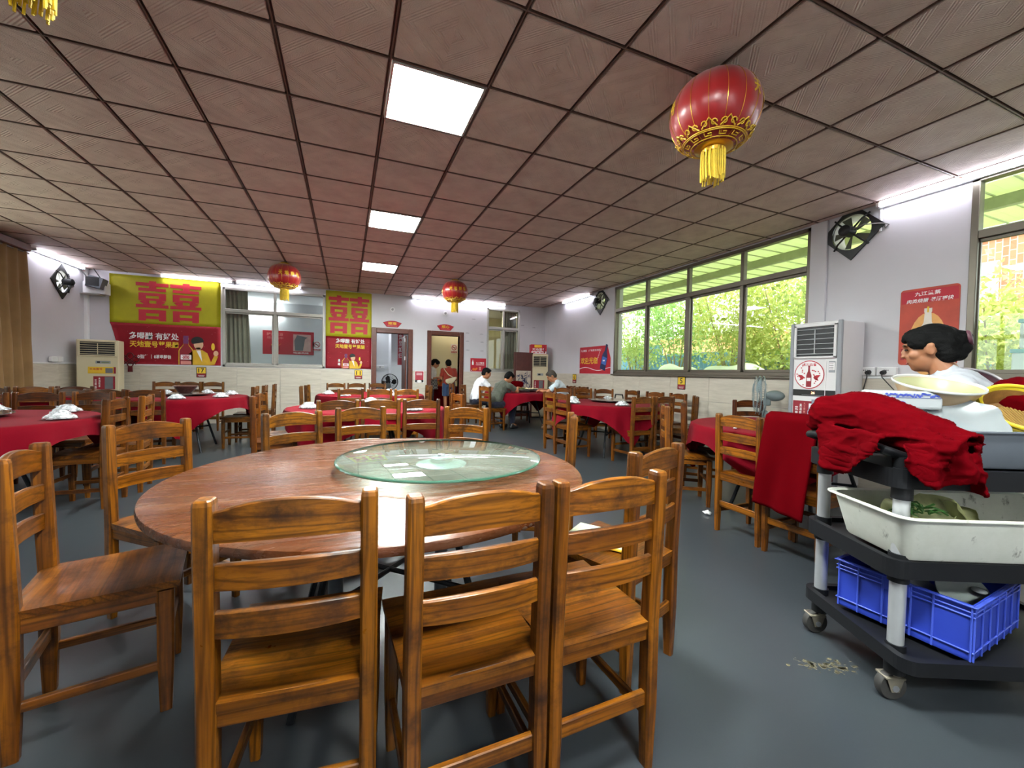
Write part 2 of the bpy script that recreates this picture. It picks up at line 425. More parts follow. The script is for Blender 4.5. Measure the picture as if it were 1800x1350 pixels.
# ================================================================ THE SETTING
XL, XR, YF, YB, ZC, T6 = -4.6, 5.14, -2.6, 10.25, 3.004, .6
YO = (-4.2086 + 4.2086) * .6
def ux(u): return (u + .37932) * .6
def vy(v): return (v + 4.2086) * .6
b = BM(); box(b, (XL - .3, YF - .3, -.12), (XR + .3, YB + .2, 0)); floor = struct(ob('floor', b, M_floor))
def wall(name, lo, hi, holes, axis, m=M_wall):
    """a wall slab put together round its openings: holes = ('r', a0, a1, z0, z1) or ('c', a, z, radius)"""
    b = BM(); i = 'xy'.index(axis)
    def seg(a0, a1, z0, z1, tgt):
        l, h = list(lo), list(hi); l[i], h[i] = a0, a1; l[2], h[2] = z0, z1
        if a1 - a0 > 1e-4 and z1 - z0 > 1e-4: box(tgt, l, h)
    p = lo[i]
    for h_ in sorted(holes, key=lambda q: q[1]):
        if h_[0] == 'r':
            _, a0, a1, z0, z1 = h_; seg(p, a0, lo[2], hi[2], b); seg(a0, a1, lo[2], z0, b); seg(a0, a1, z1, hi[2], b); p = a1
        else:
            _, a, z, r_ = h_; q = r_ + .08; seg(p, a - q, lo[2], hi[2], b); z1 = min(z + q, hi[2] - .05); seg(a - q, a + q, lo[2], z - q, b); seg(a - q, a + q, z1, hi[2], b)
            t_ = BM(); seg(a - q, a + q, z - q, z1, t_); c_ = [(lo[k] + hi[k]) / 2 for k in range(3)]; c_[i] = a; c_[2] = z; e = [0, 0, 0]; e[1 - i] = 1
            me = cut(mesh_of('c', t_), [ccyl(Vector(c_) - Vector(e), Vector(c_) + Vector(e), r_)]); b.from_mesh(me); bpy.data.meshes.remove(me); p = a + q
    seg(p, hi[i], lo[2], hi[2], b)
    return struct(ob(name, b, m))
def ccyl(p0, p1, r): b = BM(); cyl(b, p0, p1, r, n=32); return mesh_of('c', b)
W1 = (3.2, 7.05, 1.2, 2.985); W2 = (-.9, 1.86, 1.2, 2.985)      # the long window, the near window: y0 y1 z0 z1
FANS = dict(near=(5.14, 2.785, 2.79), far=(5.14, 7.56, 2.78), left=(-4.6, 9.55, 2.62))
D1 = (.66, 1.40, 2.08); D2 = (1.97, 2.69, 2.09)
B1 = (-2.42, -.46, 1.2, 2.87); B2 = (3.43, 4.37, 1.2, 2.88)
wall_right = wall('wall_right', (XR, YF - .3, 0), (XR + .2, YB + .15, 3.2), [('r', *W1), ('r', *W2), ('c', *FANS['near'][1:], .185), ('c', *FANS['far'][1:], .185)], 'y')
wall_left = wall('wall_left', (XL - .2, YF - .3, 0), (XL, YB + .15, 3.2), [('r', 3.6, 8.35, .9, 2.9), ('c', *FANS['left'][1:], .185)], 'y')
wall_back = wall('wall_back', (XL - .2, YB, 0), (XR + .2, YB + .15, 3.2), [('r', *B1), ('r', *B2), ('r', D1[0], D1[1], -.001, D1[2]), ('r', D2[0], D2[1], -.001, D2[2])], 'x')
wall_front = wall('wall_front', (XL - .2, YF - .2, 0), (XR + .2, YF, 3.2), [], 'x')
# rooms behind the back wall
YR = 13.1
b = BM(); box(b, (XL - .2, YR, 0), (1.72, YR + .15, 3.2)); box(b, (XL - .2, YB + .15, 0), (XL, YR, 3.2)); box(b, (1.6, YB + .15, 0), (1.72, YR, 3.2)); box(b, (1.2, 12.3, 0), (1.6, YR, 3.2))
struct(ob('wall_back_room', b, M_room))
b = BM(); box(b, (1.72, YR, 0), (XR + .2, YR + .15, 3.2)); box(b, (1.7201, YB + .15, 0), (1.75, YR, 3.2)); box(b, (XR, YB + .15, 0), (XR + .2, YR, 3.2))
struct(ob('wall_cream_room', b, M_cream))
b = BM(); box(b, (XL - .2, YB + .2, -.12), (XR + .2, YR + .1, 0)); struct(ob('floor_back_rooms', b, M_floor))
b = BM(); box(b, (XL - .2, YB + .0, 3.02), (XR + .2, YR + .15, 3.1)); struct(ob('ceiling_back_rooms', b, M_room))

# ceiling: dark grid above, stamped tiles let into it
b = BM(); box(b, (XL, YF, ZC + .012), (XR, YB, 3.1)); ceil = struct(ob('ceiling', b, M_grid))
PAN = [(0, 0), (0, 4), (0, 8), (0, -4), (0, -8)]  # last two are unseen panels, added to brighten the front chairs
def tile_bm(w, d):
    b = BM(); box(b, (-w / 2, -d / 2, 0), (w / 2, d / 2, .016), .004); return b
full = mesh_of('tile', tile_bm(.572, .572), M_tile)
rest = BM(); ntile = 0
for i in range(-9, 9):
    for j in range(-9, 14):
        if (i, j) in PAN: continue
        x0, x1, y0, y1 = max(ux(i), XL), min(ux(i + 1), XR), max(vy(j), YF), min(vy(j + 1), YB)
        if x1 - x0 < .06 or y1 - y0 < .06: continue
        cx, cy = (x0 + x1) / 2, (y0 + y1) / 2
        if vy(j + 1) < .55 or ntile >= 299:
            box(rest, (x0 + .014, y0 + .014, ZC - .002), (x1 - .014, y1 - .014, ZC + .014)); continue
        me = full if (x1 - x0 > .59 and y1 - y0 > .59) else mesh_of('tile', tile_bm(x1 - x0 - .028, y1 - y0 - .028), M_tile)
        link('tile', me, ceil, (cx, cy, ZC - .003)); ntile += 1
ob('tile_field', rest, M_tile, ceil, kind='stuff')
# lightweight runners: a pale lip beside the dark joint
b = BM()
for i in range(-8, 9): box(b, (ux(i) - .004, YF, ZC - .006), (ux(i) + .004, YB, ZC + .013))
for j in range(-9, 14):
    if vy(j) < YB: box(b, (XL, vy(j) - .004, ZC - .0055), (XR, vy(j) + .004, ZC + .0125))
ob('grid_runner', b, mat('runner_brown', '5b4238', .5, var=.05), ceil, kind='stuff')

# tiled wainscot
def tiles_on(parent, a0, a1, fixed, axis, gaps=(), rows=3, top=1.19):
    n = max(1, round((a1 - a0) / .8)); w = (a1 - a0) / n; h = top / rows; cache = {}
    for k in range(n):
        p0, p1 = a0 + k * w, a0 + (k + 1) * w
        for g0, g1 in gaps:
            if p0 < g1 and p1 > g0:
                if p0 < g0: p1 = g0
                elif p1 > g1: p0 = g1
                else: p0 = p1 = 0
        if p1 - p0 < .03: continue
        key = round(p1 - p0, 3)
        if key not in cache:
            b = BM(); q = (p1 - p0) / 2 - .0015
            if axis == 'x': box(b, (-q, -.009, .0015), (q, 0, h - .0015), .002)
            else: box(b, (-.009, -q, .0015), (0, q, h - .0015), .002)
            cache[key] = mesh_of('wall_tile', b, M_wains)
        for r_ in range(rows):
            c = (p0 + p1) / 2
            link('wall_tile', cache[key], parent, (c, fixed, r_ * h) if axis == 'x' else (fixed, c, r_ * h))
tiles_on(wall_back, XL, XR, YB, 'x', [(.54, 1.51), (1.85, 2.8)])
tiles_on(wall_right, -1.0, YB, XR, 'y')
tiles_on(wall_left, 3.0, YB, XL + .009, 'y', [(3.5, 8.4)])

# windows
def win_frame(b, a0, a1, z0, z1, cols, transom, fixed, axis, depth=.09, w=.05, heavy=()):
    def bar(p0, p1, q0, q1, d=depth, off=0):
        if axis == 'y': box(b, (fixed + off, p0, q0), (fixed + off + d, p1, q1), .004)
        else: box(b, (p0, fixed + off, q0), (p1, fixed + off + d, q1), .004)
    bar(a0, a1, z0, z0 + w); bar(a0, a1, z1 - w, z1); bar(a0, a0 + w, z0, z1); bar(a1 - w, a1, z0, z1)
    bar(a0 + w, a1 - w, transom - .035, transom + .035, depth, .0)
    for k, c in enumerate(cols):
        hw = .045 if k in heavy else .026
        bar(c - hw, c + hw, z0 + w, transom - .03, depth * .8, .01); bar(c - .026, c + .026, transom + .03, z1 - w, depth * .8, .01)
def window(name, a0, a1, z0, z1, cols, transom, fixed, axis, m, heavy=()):
    b = BM(); win_frame(b, a0, a1, z0, z1, cols, transom, fixed, axis, heavy=heavy); w = struct(ob(name, b, m))
    edges = [a0] + list(cols) + [a1]
    for k in range(len(edges) - 1):
        for q, (p, r_) in enumerate(((z0 + .05, transom - .035), (transom + .035, z1 - .05))):
            e0, e1 = edges[k] + .03, edges[k + 1] - .03
            off = .05 + .018 * (k % 2) * (1 - q)
            bb = BM()
            if axis == 'y': box(bb, (fixed + off, e0, p), (fixed + off + .005, e1, r_))
            else: box(bb, (e0, fixed + off, p), (e1, fixed + off + .005, r_))
            ob('pane', bb, M_pane, w)
            if q == 0:                                     # sliding sash
                bs = BM(); d0 = off - .014
                for lo, hi in (((e0 - .01, p), (e0 + .03, r_)), ((e1 - .03, p), (e1 + .01, r_)), ((e0, p), (e1, p + .035)), ((e0, r_ - .03), (e1, r_))):
                    if axis == 'y': box(bs, (fixed + d0, lo[0], lo[1]), (fixed + d0 + .026, hi[0], hi[1]), .003)
                    else: box(bs, (lo[0], fixed + d0, lo[1]), (hi[0], fixed + d0 + .026, hi[1]), .003)
                ob('sash', bs, m, w)
    return w
wn1 = window('window_1', W1[0], W1[1], W1[2], W1[3], [4.13, 5.11, 6.10], 2.5, XR - .01, 'y', M_alu, heavy=(1,))
wn2 = window('window_2', W2[0], W2[1], W2[2], W2[3], [.94, .02], 2.47, XR - .01, 'y', M_alu)
wn3 = window('window_3', B1[0], B1[1], B1[2], B1[3], [-1.46], 2.39, YB - .01, 'x', M_alu2)
wn4 = window('window_4', B2[0], B2[1], B2[2], B2[3], [3.9], 2.36, YB - .01, 'x', M_alu2)
wn5 = window('window_5', 3.6, 8.35, .9, 2.9, [4.8, 6.0, 7.2], 2.3, XL - .1, 'y', M_alu2)
b = BM(); box(b, (XR - .06, W1[0] - .02, W1[2] - .03), (XR + .2, W1[1] + .02, W1[2]), .004); box(b, (XR - .06, W2[0], W2[2] - .03), (XR + .2, W2[1], W2[2]), .004); struct(ob('trim_1', b, M_alu))
# door casings
def door(name, d, xw0, xw1, ztop, leaf=None):
    b = BM(); y0, y1 = YB - .03, YB + .17
    for x0, x1, z0, z1 in ((xw0, d[0], 0, ztop), (d[1], xw1, 0, ztop), (d[0], d[1], d[2], ztop)): box(b, (x0, y0, z0), (x1, y1, z1), .012, 2)
    w = struct(ob(name, b, M_casing))
    bb = BM()
    for x0, x1, z0, z1 in ((xw0 + .03, xw0 + .05, 0, ztop - .03), (xw1 - .05, xw1 - .03, 0, ztop - .03), (xw0 + .03, xw1 - .03, ztop - .05, ztop - .03)): box(bb, (x0, y0 - .008, z0), (x1, y0, z1), .003)
    ob('moulding', bb, M_casing, w)
    if leaf:
        bl = BM(); box(bl, (d[1] - .05, y1, .01), (d[1] - .01, y1 + .68, d[2] - .02), .004); ob('door_leaf', bl, M_casing, w)
        for z in (.25, 1.45, 1.9):
            bh = BM(); box(bh, (d[1] - .07, y1 - .012, z), (d[1] - .045, y1 + .01, z + .09), .003); ob('hinge', bh, M_whitep, w)
    return w
door('door_1', D1, .545, 1.51, 2.2, True); door('door_2', D2, 1.86, 2.8, 2.2)

# white conduit and column edge on the right wall, conduits elsewhere
b = BM(); box(b, (XR - .035, 3.02, 1.2), (XR, 3.2, 3.0), .004); struct(ob('trim_2', b, M_wall))
b = BM(); box(b, (XR - .018, 2.515, 2.72), (XR, 2.535, 3.0), .003); box(b, (XR - .02, 1.86, 1.19), (XR, 3.2, 1.215), .003); box(b, (XL, 8.5, 1.19), (XL + .02, YB, 1.215), .003); box(b, (XL + .32, YB - .02, 1.19), (-2.45, YB, 1.21), .003)
box(b, (XL + .002, YB - .06, 0), (XL + .06, YB, 3.0), .003)
struct(ob('trim_3', b, M_whitep))

# ---------------------------------------------------------------- outside
b = BM(); box(b, (XR + .2, -12, -.25), (40, 40, -.1)); struct(ob('ground', b, mat('pale_concrete', 'c4c3b4', .9, var=.1, scale=1)))
b = BM(); box(b, (-40, -12, -.25), (XL - .2, 40, -.1)); struct(ob('ground_left', b, mat('pale_concrete', 'a9a79c')))
cn = thing('canopy', 'pale green ribbed canopy sheltering the outside of the right wall', 'canopy', (6.5, 4, 2.95))
bs = BM()
for k in range(66):
    y = -5 + k * .28; bb = BM()
    box(bb, (5.36 - 6.5, y - 4, .18), (7.5 - 6.5, y + .2795 - 4, .184), 0); box(bb, (5.36 - 6.5, y + .1 - 4, .165), (7.5 - 6.5, y + .112 - 4, .18))
    ob('roof_sheet', bb, canopy_mat() if k == 0 else bpy.data.materials['translucent_sheet'], cn)
for x in (6.25, 7.45):
    bb = BM(); box(bb, (x - .04 - 6.5, -9, .03), (x + .04 - 6.5, 10, .15)); ob('beam', bb, mat('canopy_beam', 'a8b08c', .6), cn)
fn = thing('site_fence', 'blue corrugated metal fence outside behind the trees', 'fence', (9.6, 8, -.1))
for k in range(26):
    y = -3 + k * .75; hgt = 2.3 if y > 10.4 else 1.95
    bb = BM(); n = 10; pts = [(.03 * (1 if (i // 1) % 2 else -1), y - 8 + .74 * i / n) for i in range(n + 1)]
    v = [(x, yy) for x, yy in pts] + [(x + .01, yy) for x, yy in pts[::-1]]; prism(bb, v, hgt); ob('panel', bb, mat('blue_sheet_metal', '7fb0dc', .5, .2, var=.1), fn)
bb = BM(); box(bb, (-.03, -11, 1.9), (.05, 2.3, 1.98)); ob('rail', bb, mat('blue_sheet_metal', '7fb0dc'), fn)
b = BM()
for k in range(16):
    ball(b, (7.9 + random.uniform(-.15, .15), 5.9 + k * .16, .98 + .08 * math.sin(k * .55) + .06 * math.sin(k * 1.3)), (.4, .35, .42), 10, 8)
box(b, (7.6, 5.8, -.1), (8.2, 8.4, 1.1))
tag(blob('tarpaulin', b, .06, mat('pale_tarpaulin', 'dce3d4', .6, var=.05), None, 6), 'pale tarpaulin thrown over a low mound outside the long window', 'tarpaulin')
LEAF = [leaf_mat('leaf_yellow', '98a648', 'dce094'), leaf_mat('leaf_green', '6f9a4a', 'b6cf84'), leaf_mat('leaf_mid', '86a252', 'd0da92')]
M_bark = mat('bark', '9a8a6c', .9, var=.3)
def tree(label, x, y, h, rad, n, lm, seed, low=.5):
    rg = np.random.default_rng(seed); t = thing('garden_tree', label, 'tree', (x, y, -.1), 0, 'trees outside the right windows')
    bt = BM(); tips = []
    for k in range(6):
        a = 2 * PI * k / 6 + rg.uniform(-.4, .4); q = rg.uniform(.35, .85) * rad
        p = [(0, 0, 0), (.05 * math.cos(a), .05 * math.sin(a), h * .25), (q * .4 * math.cos(a), q * .4 * math.sin(a), h * .5), (q * math.cos(a), q * math.sin(a), h * rg.uniform(.7, .92))]
        tube(bt, p, [.03, .024, .016, .006], 6); tips += [p[2], p[3]]
    ob('trunk', bt, M_bark, t, True)
    nc = 46; d = rg.normal(size=(nc, 3)); d /= np.linalg.norm(d, axis=1)[:, None]; rr_ = rg.uniform(.25, 1, nc) ** .5
    cs = d * rr_[:, None] * np.array([rad, rad, (h - low) / 2]) + np.array([0, 0, (h + low) / 2])
    c = cs[rg.integers(0, nc, n)] + rg.normal(scale=.24, size=(n, 3))
    ax = rg.normal(size=(n, 3)); ax[:, 2] -= .5; ax /= np.linalg.norm(ax, axis=1)[:, None]
    sd_ = np.cross(ax, rg.normal(size=(n, 3))); sd_ /= np.linalg.norm(sd_, axis=1)[:, None]; nn = np.cross(ax, sd_)
    L = rg.uniform(.07, .13, n)[:, None]
    V = np.stack([c, c + ax * L * .5 + sd_ * L * .28 + nn * L * .08, c + ax * L, c + ax * L * .5 - sd_ * L * .28 + nn * L * .08], 1).reshape(-1, 3)
    i = np.arange(n) * 4; F = np.stack([np.stack([i, i + 1, i + 2], 1), np.stack([i, i + 2, i + 3], 1)], 1).reshape(-1, 3)
    me = bpy.data.meshes.new('foliage'); me.from_pydata(V.tolist(), [], F.tolist()); me.materials.append(LEAF[lm])
    o = link('foliage', me, t); o['kind'] = 'stuff'; return t
TREES = [('leafy bush by the blue fence at the far end of the long window', 8.6, 14.2, 3.6, 1.2, 5200, 1, 2.0), ('tall green bush seen through the second pane of the long window', 8.9, 11.0, 4.0, 1.3, 5200, 2, 1.5),
         ('slim many-stemmed tree before the orange building outside', 8.9, 9.2, 4.1, 1.15, 4200, 1, 1.8), ('dense yellow-green tree filling the third pane of the long window', 8.9, 7.4, 4.1, 1.25, 5200, 0, 1.45),
         ('yellow-green tree behind the pale tarpaulin', 9.0, 6.0, 4.0, 1.2, 5600, 0, 1.0), ('bushy yellow-green tree behind the white air conditioner', 8.6, 4.7, 3.9, 1.15, 5600, 2, .4),
         ('low bright shrub outside the near window behind the foam boxes', 8.4, 2.75, 2.75, 1.1, 6000, 0, .3), ('bright yellow-green shrub at the edge of the near window', 8.6, 1.4, 2.6, 1.1, 5000, 0, .3)]
for k, a in enumerate(TREES): tree(*a[:7], seed=40 + k, low=a[7])
# brick block far behind, orange building
bk = thing('brick_building', 'distant brick block with pale floor bands beyond the near window', 'building', (19.5, 6, -.1))
bb = BM(); box(bb, (0, -5.2, 0), (5, 1.9, 11)); ob('wall', bb, brick_mat(), bk)
for z in (2.9, 5.9, 8.9):
    bb = BM(); box(bb, (-.1, -5.2, z), (0, 1.95, z + .6)); ob('floor_band', bb, mat('pale_render', 'd8d2c6', .8), bk)
for z in (3.9, 6.9, 9.7):
    for y in (-4, -2.4, -.8, .8):
        bb = BM(); box(bb, (-.06, y - .45, z), (.02, y + .45, z + 1.3)); w_ = ob('window', bb, mat('pale_render', 'd8d2c6'), bk)
        bb = BM(); box(bb, (-.08, y - .38, z + .07), (-.05, y + .38, z + 1.23)); ob('pane', bb, mat('sky_pane', '8fb4d6', .15, var=.1), w_)
og = thing('orange_building', 'low orange-walled building far behind the trees', 'building', (15, 14, -.1))
bb = BM(); box(bb, (0, -3.2, 0), (4, 3.4, 3.1)); ob('wall', bb, mat('orange_render', 'd99a66', .8, var=.1), og)
bb = BM(); box(bb, (-.3, -3.4, 3.1), (4.3, 3.6, 3.3)); ob('roof', bb, mat('pale_render', 'd8d2c6'), og)
M_foam = mat('foam_box_white', 'dfe6e0', .7, var=.04); M_teal = mat('teal_lid', '5fb0ac', .5, var=.06)
for z, w, lab, tealtop in ((1.215, .8, 'larger white foam box at the bottom of the outdoor stack', 1), (1.475, .72, 'white foam box with teal lid rim atop the outdoor stack', 1)):
    fb = thing('foam_box', lab, 'box', (5.62, 1.32, z), 0, 'foam boxes outside the near window')
    bb = BM(); box(bb, (-.2, -w / 2 - .05, 0), (.2, w / 2 - .05, .22), .01); ob('body', bb, M_foam, fb)
    bb = BM(); box(bb, (-.21, -w / 2 - .06, .22), (.21, w / 2 - .04, .255), .006); ob('lid', bb, M_teal, fb)
b = BM(); box(b, (5.36, .3, 1.1), (5.9, 1.95, 1.2), .01); 
for yy in (.5, 1.8): box(b, (5.4, yy - .04, -.1), (5.48, yy + .04, 1.1)); box(b, (5.78, yy - .04, -.1), (5.86, yy + .04, 1.1))
tag(ob('outdoor_bench', b, mat('weathered_bench', '8d8272', .8)), 'weathered bench outside carrying the foam boxes', 'bench')
bt = thing('blue_barrel', 'light blue plastic drum beside the foam boxes outside', 'drum', (6.35, 1.15, -.1))
bb = BM(); lathe(bb, [(0, 0), (.3, 0), (.31, .5), (.29, .55), (.31, .6), (.31, 1.35), (.27, 1.42), (0, 1.42)], 24); ob('body', bb, mat('light_blue_plastic', '6fb2d6', .4), bt, True)
bb = BM(); lathe(bb, [(0, 1.42), (.08, 1.42), (.08, 1.46), (0, 1.46)], 16); ob('cap', bb, M_whitep, bt)

# ================================================================ LIGHTS OF THE ROOM
M_panel = emit('panel_diffuser', (.93, 1, .97, 1), PANEL_E); M_tube = emit('tube_glow', (.84, .87, 1, 1), TUBE_E); M_tubew = emit('tube_room', (.95, .98, 1, 1), ROOM_E); M_warm = emit('tube_warm', (1, .87, .6, 1), WARM_E)
PL = ['nearest square ceiling light panel, largest in view', 'middle square light panel of the ceiling row', 'far square light panel nearest the back wall', 'added square light panel overhead, out of view, brightening the front chairs', 'added square light panel behind the viewer, brightening the front chairs']
for (i, j), lab in zip(PAN, PL):
    t = thing('ceiling_light_panel', lab, 'ceiling light', (ux(i + .5), vy(j + .5), ZC), 0, 'square panels in the tiled ceiling')
    bb = BM()
    for a in ((-.29, -.29, .29, -.275), (-.29, .275, .29, .29), (-.29, -.275, -.275, .275), (.275, -.275, .29, .275)): box(bb, (a[0], a[1], -.012), (a[2], a[3], .008), .002)
    ob('frame', bb, M_alu2, t)
    bb = BM(); box(bb, (-.275, -.275, -.006), (.275, .275, .004)); ob('diffuser', bb, M_panel, t)
def tube_light(label, p, d, L, m=M_tube):
    """wall-mounted fluorescent tube; p = centre, d = along-axis, back towards the wall"""
    d = Vector(d); t = thing('tube_light', label, 'tube light', p, math.atan2(d.y, d.x), 'fluorescent tubes under the ceiling')
    bb = BM(); box(bb, (-L / 2, -.012, -.02), (L / 2, .03, .02), .004); ob('batten', bb, M_whitep, t)
    bb = BM(); cyl(bb, (-L / 2 + .03, -.042, -.004), (L / 2 - .03, -.042, -.004), .0135, n=10); ob('tube', bb, m, t, True)
    for s in (-1, 1):
        bb = BM(); box(bb, (s * L / 2 - .015, -.06, -.024), (s * L / 2 + .015, .03, .022), .004); ob('end_cap', bb, M_whitep, t)
tube_light('fluorescent tube above the larger double-happiness banner', (-2.83, YB - .035, 2.975), (1, 0, 0), 1.2)
tube_light('fluorescent tube above the wide interior window', (-1.55, YB - .035, 2.975), (1, 0, 0), 1.22)
tube_light('fluorescent tube above the first doorway plaque', (2.08, YB - .035, 2.975), (1, 0, 0), 1.22)
tube_light('fluorescent tube above the second doorway, behind a lantern', (3.3, YB - .035, 2.975), (1, 0, 0), 1.22)
tube_light('fluorescent tube on the right wall beside the far exhaust fan', (XR - .035, 8.5, 2.975), (0, -1, 0), 1.26)
tube_light('fluorescent tube above the bottle poster by the near window', (XR - .035, 1.9, 2.975), (0, -1, 0), 1.24)
tube_light('next fluorescent tube above the near window', (XR - .035, .62, 2.975), (0, -1, 0), 1.24)
tube_light('fluorescent tube on the left wall above the exhaust fan', (XL + .035, 9.41, 2.975), (0, 1, 0), 1.28)
tube_light('fluorescent tube in the white room seen through the interior window', (-2.3, YR - .04, 2.72), (1, 0, 0), 1.22, M_tubew)
tube_light('second fluorescent tube in the white room behind the interior window', (.3, YR - .04, 2.62), (1, 0, 0), 1.22, M_tubew)
tube_light('warm tube in the cream room behind the second doorway', (3.3, YR - .04, 2.8), (1, 0, 0), 1.22, M_warm)
# ================================================================ CHAIRS
def make_chair(label, loc, rz, group):
    t = thing('dining_chair', label, 'chair', loc, rz, group)
    Y0, X0, H = -.185, .165, .902
    for s in (-1, 1):                                       # back posts, slightly raked, tapered at the foot, rounded on top
        bm = BM(); x = s * X0; w, d = .019, .0245
        sec = [(0, .72, 0), (.2, 1, 0), (.45, 1, 0), (.80, 1, -.014), (H - .012, .98, -.017), (H - .003, .9, -.017), (H, .7, -.017)]
        rings(bm, [[(x + a * w * k, Y0 + c * d * k + o, z) for a, c in ((-1, -.7), (-.7, -1), (.7, -1), (1, -.7), (1, .7), (.7, 1), (-.7, 1), (-1, .7))] for z, k, o in sec])
        ob('back_leg', bm, wood['z'], t)
    for s in (-1, 1):
        bm = BM(); x = s * .168; w, d = .0195, .023
        rings(bm, [[(x + a * w * k, .168 + c * d * k, z) for a, c in ((-1, -.7), (-.7, -1), (.7, -1), (1, -.7), (1, .7), (.7, 1), (-.7, 1), (-1, .7))] for z, k in ((0, .7), (.2, 1), (.42, 1))])
        ob('front_leg', bm, wood['z'], t)
    # seat board, dished and a little wider in front
    bm = BM(); nx, ny = 10, 8; top = []; bot = []
    for j in range(ny + 1):
        for i in range(nx + 1):
            u, v = i / nx * 2 - 1, j / ny * 2 - 1
            x = u * (.187 + .008 * v); y = .004 + v * .205
            e = max(abs(u), abs(v)); z = .458 - .007 * max(0, 1 - (u * u * .9 + v * v * .7)) - (.006 if e > .99 else 0)
            top.append(bm.verts.new((x, y, z))); bot.append(bm.verts.new((x * .985, y * .985, .427)))
    q = lambda L, i, j: L[j * (nx + 1) + i]
    for j in range(ny):
        for i in range(nx):
            bm.faces.new((q(top, i, j), q(top, i + 1, j), q(top, i + 1, j + 1), q(top, i, j + 1)))
            bm.faces.new((q(bot, i, j), q(bot, i, j + 1), q(bot, i + 1, j + 1), q(bot, i + 1, j)))
    for i in range(nx):
        for j in (0, ny): bm.faces.new((q(top, i, j), q(top, i + 1, j), q(bot, i + 1, j), q(bot, i, j)))
    for j in range(ny):
        for i in (0, nx): bm.faces.new((q(top, i, j), q(top, i, j + 1), q(bot, i, j + 1), q(bot, i, j)))
    ob('seat', bm, wood['x'], t, True)
    def rail(z0, z1, arch, yo, bow=.022, th=.018):
        bm = BM(); n = 12; rs = []
        for i in range(n + 1):
            u = i / n * 2 - 1; x = u * (X0 - .008); y = Y0 + yo - bow * (1 - u * u); zt = z1 + arch * (max(0, 1 - (abs(u) / .93) ** 2.2) if abs(u) < .93 else 0)
            zb = z0 + arch * .25 * (1 - u * u)
            rs.append([(x, y - th / 2, zb), (x, y + th / 2, zb), (x, y + th / 2, zt - .003), (x, y + th / 2 - .004, zt), (x, y - th / 2 + .004, zt), (x, y - th / 2, zt - .003)])
        rings(bm, rs); return bm
    ob('top_rail', rail(.806, .872, .028, -.015), wood['x'], t, True)
    for z in (.702, .598): ob('back_slat', rail(z, z + .056, .006, -.009), wood['x'], t, True)
    for nm, (x0, y0, x1, y1) in dict(b=(-.15, Y0 - .009, .15, Y0 + .009), f=(-.15, .16, .15, .176), l=(-.174, -.17, -.158, .155), r=(.158, -.17, .174, .155)).items():
        bm = BM(); box(bm, (x0, y0, .378 if nm != 'b' else .392), (x1, y1, .427 if nm != 'b' else .452), .003); ob('seat_apron', bm, wood['x' if nm in 'bf' else 'y'], t)
    bm = BM(); box(bm, (-.15, Y0 - .009, .192), (.15, Y0 + .009, .236), .003); ob('stretcher', bm, wood['x'], t)
    for s in (-1, 1):
        bm = BM(); box(bm, (s * .166 - .009, Y0 + .015, .142), (s * .166 + .009, .155, .172), .003); ob('stretcher', bm, wood['y'], t)
    bm = BM(); box(bm, (-.15, .159, .215), (.15, .177, .245), .003); ob('stretcher', bm, wood['x'], t)
    return t
CHAIR0 = None
def chair(x, y, h, label, group, tone=None):
    """x, y = middle of the back on the floor; h = heading the sitter faces, degrees"""
    global CHAIR0
    a = R(h); loc = (x + .185 * math.cos(a), y + .185 * math.sin(a), 0)
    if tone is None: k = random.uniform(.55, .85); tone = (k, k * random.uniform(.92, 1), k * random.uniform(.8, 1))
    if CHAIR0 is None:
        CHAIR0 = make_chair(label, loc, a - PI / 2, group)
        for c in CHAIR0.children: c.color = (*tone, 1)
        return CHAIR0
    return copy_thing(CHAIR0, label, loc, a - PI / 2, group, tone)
G0 = 'wooden chairs around the bare round table'; GW = 'wooden chairs around the red-clothed tables'
N = 'slat-back chair '
